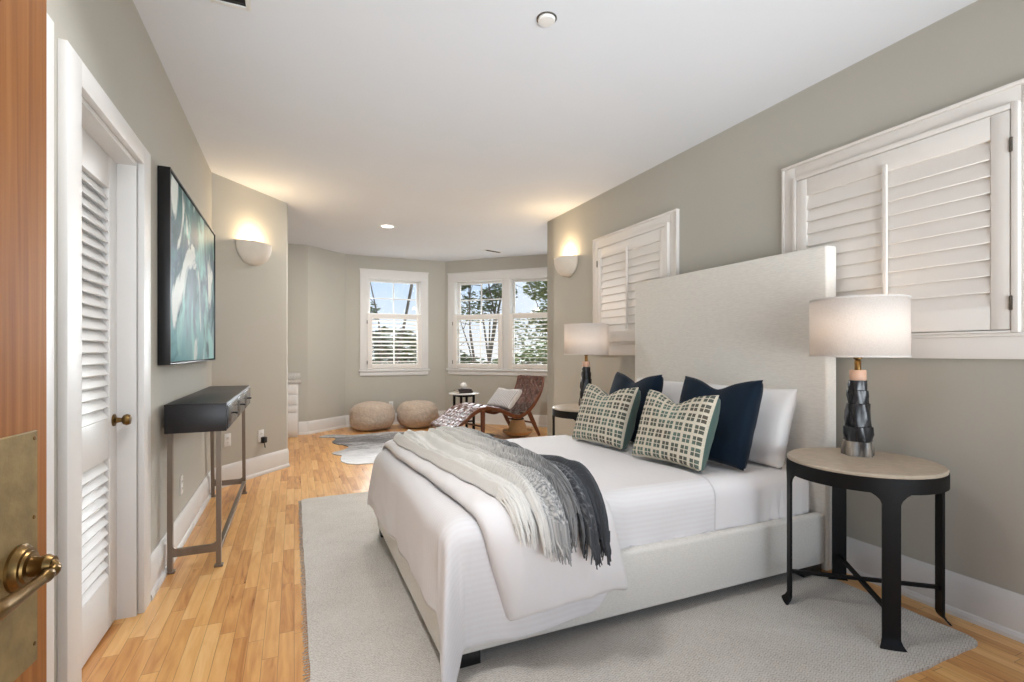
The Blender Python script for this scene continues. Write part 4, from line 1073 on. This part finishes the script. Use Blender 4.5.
# lumbar cushion on the chaise
mw = ch.matrix_basis
ca = Vector((.968, .243, 0)).normalized(); cb_ = Vector((-.243, .968, 0)).normalized()
base = Vector((1.83, 5.96, .008))
oc = base+ca*.85+cb_*.28+Vector((0, 0, .405))
pc_ = pillow('lumbar_cushion', .54, .34, .14, oc, tuple(-cb_), tuple(ca*.70+Vector((0, 0, .75))), [M['cushion_silver']], chop=.02, seed=21)
tag(pc_, 'silver grey ribbed lumbar cushion lying on the leather chaise', 'cushion')

# ------------------------------------------------------------------ small side table with books and ball
TX, TY = 2.33, 7.13
stt = thing('accent_table', 'small black legged side table with a white marble top behind chaise', 'side table', (TX, TY, 0), .2)
MB().lathe([(0, .552), (.225, .552), (.23, .557), (.23, .566), (.225, .57), (0, .57)], n=48).build('marble_top', M['marble'], stt)
for k in range(4):
    a = pi/4+k*pi/2; MB().box(.15*cos(a)-.015, .15*cos(a)+.015, .15*sin(a)-.015, .15*sin(a)+.015, 0, .552, bev=.002).build('leg', M['black_metal'], stt)
q = .15*cos(pi/4)
for (x0, x1, y0_, y1_) in ((-q, q, -q-.01, -q+.01), (-q, q, q-.01, q+.01), (-q-.01, -q+.01, -q, q), (q-.01, q+.01, -q, q)):
    MB().box(x0, x1, y0_, y1_, .515, .55, bev=.002).build('apron_rail', M['black_metal'], stt)
for (x0, x1, y0_, y1_) in ((-q, q, -q-.01, -q+.01), (-q, q, q-.01, q+.01)):
    MB().box(x0, x1, y0_, y1_, .14, .165, bev=.002).build('stretcher', M['black_metal'], stt)
z = .5705
for k, (w, d, h_, rz, lab) in enumerate(((.24, .17, .032, .25, 'dark hardback book, lower of the two on the accent table'), (.215, .15, .028, .1, 'dark hardback book, upper one under the white ball'))):
    bk = thing('book', lab, 'book', (TX-.02, TY-.02, z), rz, 'books on the accent table')
    b = MB(); b.box(-w/2, w/2, -d/2, d/2, 0, .003, bev=.001); b.box(-w/2, w/2, -d/2, d/2, h_-.003, h_, bev=.001); b.box(-w/2, w/2, -d/2-.001, -d/2+.003, 0, h_, bev=.001); b.build('cover', M['book'], bk)
    MB().box(-w/2+.005, w/2-.005, -d/2+.003, d/2-.006, .003, h_-.003).build('pages', M['paper'], bk)
    z += h_+.0005
b = MB()
def ball(i, j):
    v = -pi/2+pi*i; a = 2*pi*j; r = .046*(1+.05*abs(sin(3*a+2*v*3))*cos(v))
    return Vector((r*cos(v)*cos(a), r*cos(v)*sin(a), .046+.046*sin(v)))
b.grid(ball, 17, 32, closev=True); o = b.build('decorative_ball', M['ceramic'], angle=180); o.location = (TX-.015, TY-.02, z)
tag(o, 'small white decorative ball resting on the books', 'ornament')

# ------------------------------------------------------------------ rattan basket under the chaise
bs = thing('basket', 'tan rattan basket with a flared base under the leather chaise', 'basket', (2.88, 6.40, 0.002))
MB().lathe([(0, .012), (.10, .010), (.155, .02), (.20, .05), (.215, .075), (.212, .082), (.19, .062), (.15, .045), (.135, .06), (.125, .12), (.105, .19), (.09, .235), (.085, .245), (.078, .235), (.09, .19), (.11, .12), (.10, .05), (0, .04)], n=40).build('woven_body', M['rattan'], bs)
b = MB(); b.lathe([(.088, .228), (.094, .236), (.088, .25), (.078, .246), (.08, .232), (.088, .228)], n=32); b.build('dark_rim', M['book'], bs)

# ------------------------------------------------------------------ garden outside
g = MB().box(-30, 40, 8.9, 70, -3.2, -3).build('ground', M['soil']); struct(g, 'garden ground outside the windows', 'ground')
def tree(x, y, z0, htr, blobs, nleaf, label, leafm, seed, lean=(0, 0), size=.09, branches=6, name='tree'):
    rnd = random.Random(seed)
    t = thing(name, label, 'tree' if name == 'tree' else 'shrub', (x, y, z0))
    b = MB(); top = Vector((lean[0], lean[1], htr))
    trunk = [Vector((lean[0]*f**1.4+.12*sin(f*5+seed), lean[1]*f, htr*f)) for f in (0, .2, .4, .6, .8, 1)]
    b.tube(trunk, [.09, .07, .06, .05, .04, .02], n=10)
    for k in range(branches):
        s = trunk[2+k % 4]; e_ = Vector(blobs[k % len(blobs)][:3])+Vector((rnd.uniform(-.6, .6), rnd.uniform(-.6, .6), rnd.uniform(-.3, .5)))
        mid = s.lerp(e_, .5)+Vector((rnd.uniform(-.3, .3), rnd.uniform(-.2, .2), rnd.uniform(.0, .5)))
        b.tube([s, mid, e_], [.035, .022, .008], n=7)
        for q in range(3):
            m2 = mid.lerp(e_, .25*q+.2); b.tube([m2, m2+Vector((rnd.uniform(-.8, .8), rnd.uniform(-.5, .5), rnd.uniform(-.3, .8)))], [.014, .004], n=5)
    b.build('trunk', M['bark'], t)
    b = MB()
    for k in range(nleaf):
        bx, by, bz, br, bh = blobs[rnd.randrange(len(blobs))]
        while True:
            v = Vector((rnd.uniform(-1, 1), rnd.uniform(-1, 1), rnd.uniform(-1, 1)))
            if v.length < 1: break
        c = Vector((bx+v.x*br, by+v.y*br, bz+v.z*bh))
        sz = size*rnd.uniform(.6, 1.3)
        rm = Matrix.Rotation(rnd.uniform(0, 2*pi), 3, 'Z') @ Matrix.Rotation(rnd.uniform(-1.2, 1.2), 3, 'X')
        V = [b.bm.verts.new(c+rm @ Vector(q)*sz) for q in ((-1, 0, 0), (-.3, -.45, .06), (.5, -.35, .05), (1.1, 0, 0), (.5, .35, .05), (-.3, .45, .06))]
        b.bm.faces.new(V)
    b.build('foliage', leafm, t, angle=180)
    return t
tree(1.95, 14.4, -3, 6.2, [(-1.0, .2, 6.1, .9, .5), (-.2, 0, 5.3, .5, .3), (1.3, .3, 6.9, .7, .35), (-.9, 0, 7.2, .8, .3), (.2, 0, 6.9, .9, .3), (-1.3, 0, 5.4, .7, .5)], 2600, 'bare branched tree outside the single bay window', M['leaf'], 11, lean=(1.2, 0), size=.06, branches=5)
tree(4.6, 14.0, -3, 6.4, [(.2, 0, 6.7, .75, .45), (1.2, .2, 6.9, .9, .4), (1.2, .2, 6.0, .6, .25), (-.2, 0, 6.2, .4, .25), (.4, 0, 5.5, .7, .5)], 3200, 'leafy tree outside the left half of the double window', M['leaf'], 12, lean=(1.4, 0), size=.06, branches=10)
tree(7.4, 13.5, -3, 5.6, [(-.6, 0, 6.2, .5, .5), (.2, 0, 5.7, .8, .8), (-.9, .1, 4.6, .9, .8), (.4, 0, 4.4, 1.0, .8), (-.2, 0, 5.2, .7, .4)], 3600, 'light green tree outside the right half of the double window', M['leaf_pale'], 13, size=.065, branches=10)
tree(1.6, 18.6, -3, 4.0, [(0, 0, 4.3, 1.6, .7), (1.7, .3, 4.4, 1.6, .7), (-1.2, 0, 3.6, 1.5, .9), (1.0, 0, 3.2, 2.0, .9)], 4200, 'dense dark shrub outside the lower half of single window', M['leaf'], 14, size=.14, name='shrub')
tree(6.2, 22.5, -3, 3.9, [(0, 0, 3.7, 1.5, .8), (1.2, 0, 3.3, 1.5, .7), (-.8, 0, 3.5, 1.2, .6)], 2600, 'rounded green shrub outside, low between the two windows', M['leaf'], 15, size=.13, name='shrub')
tree(9.2, 18.0, -3, 3.8, [(-.9, 0, 3.6, 1.3, .7), (.8, 0, 4.0, 1.5, .9), (2.2, 0, 3.8, 1.3, .9)], 2600, 'olive green shrub outside, low in the double window', M['leaf_pale'], 16, size=.13, name='shrub')
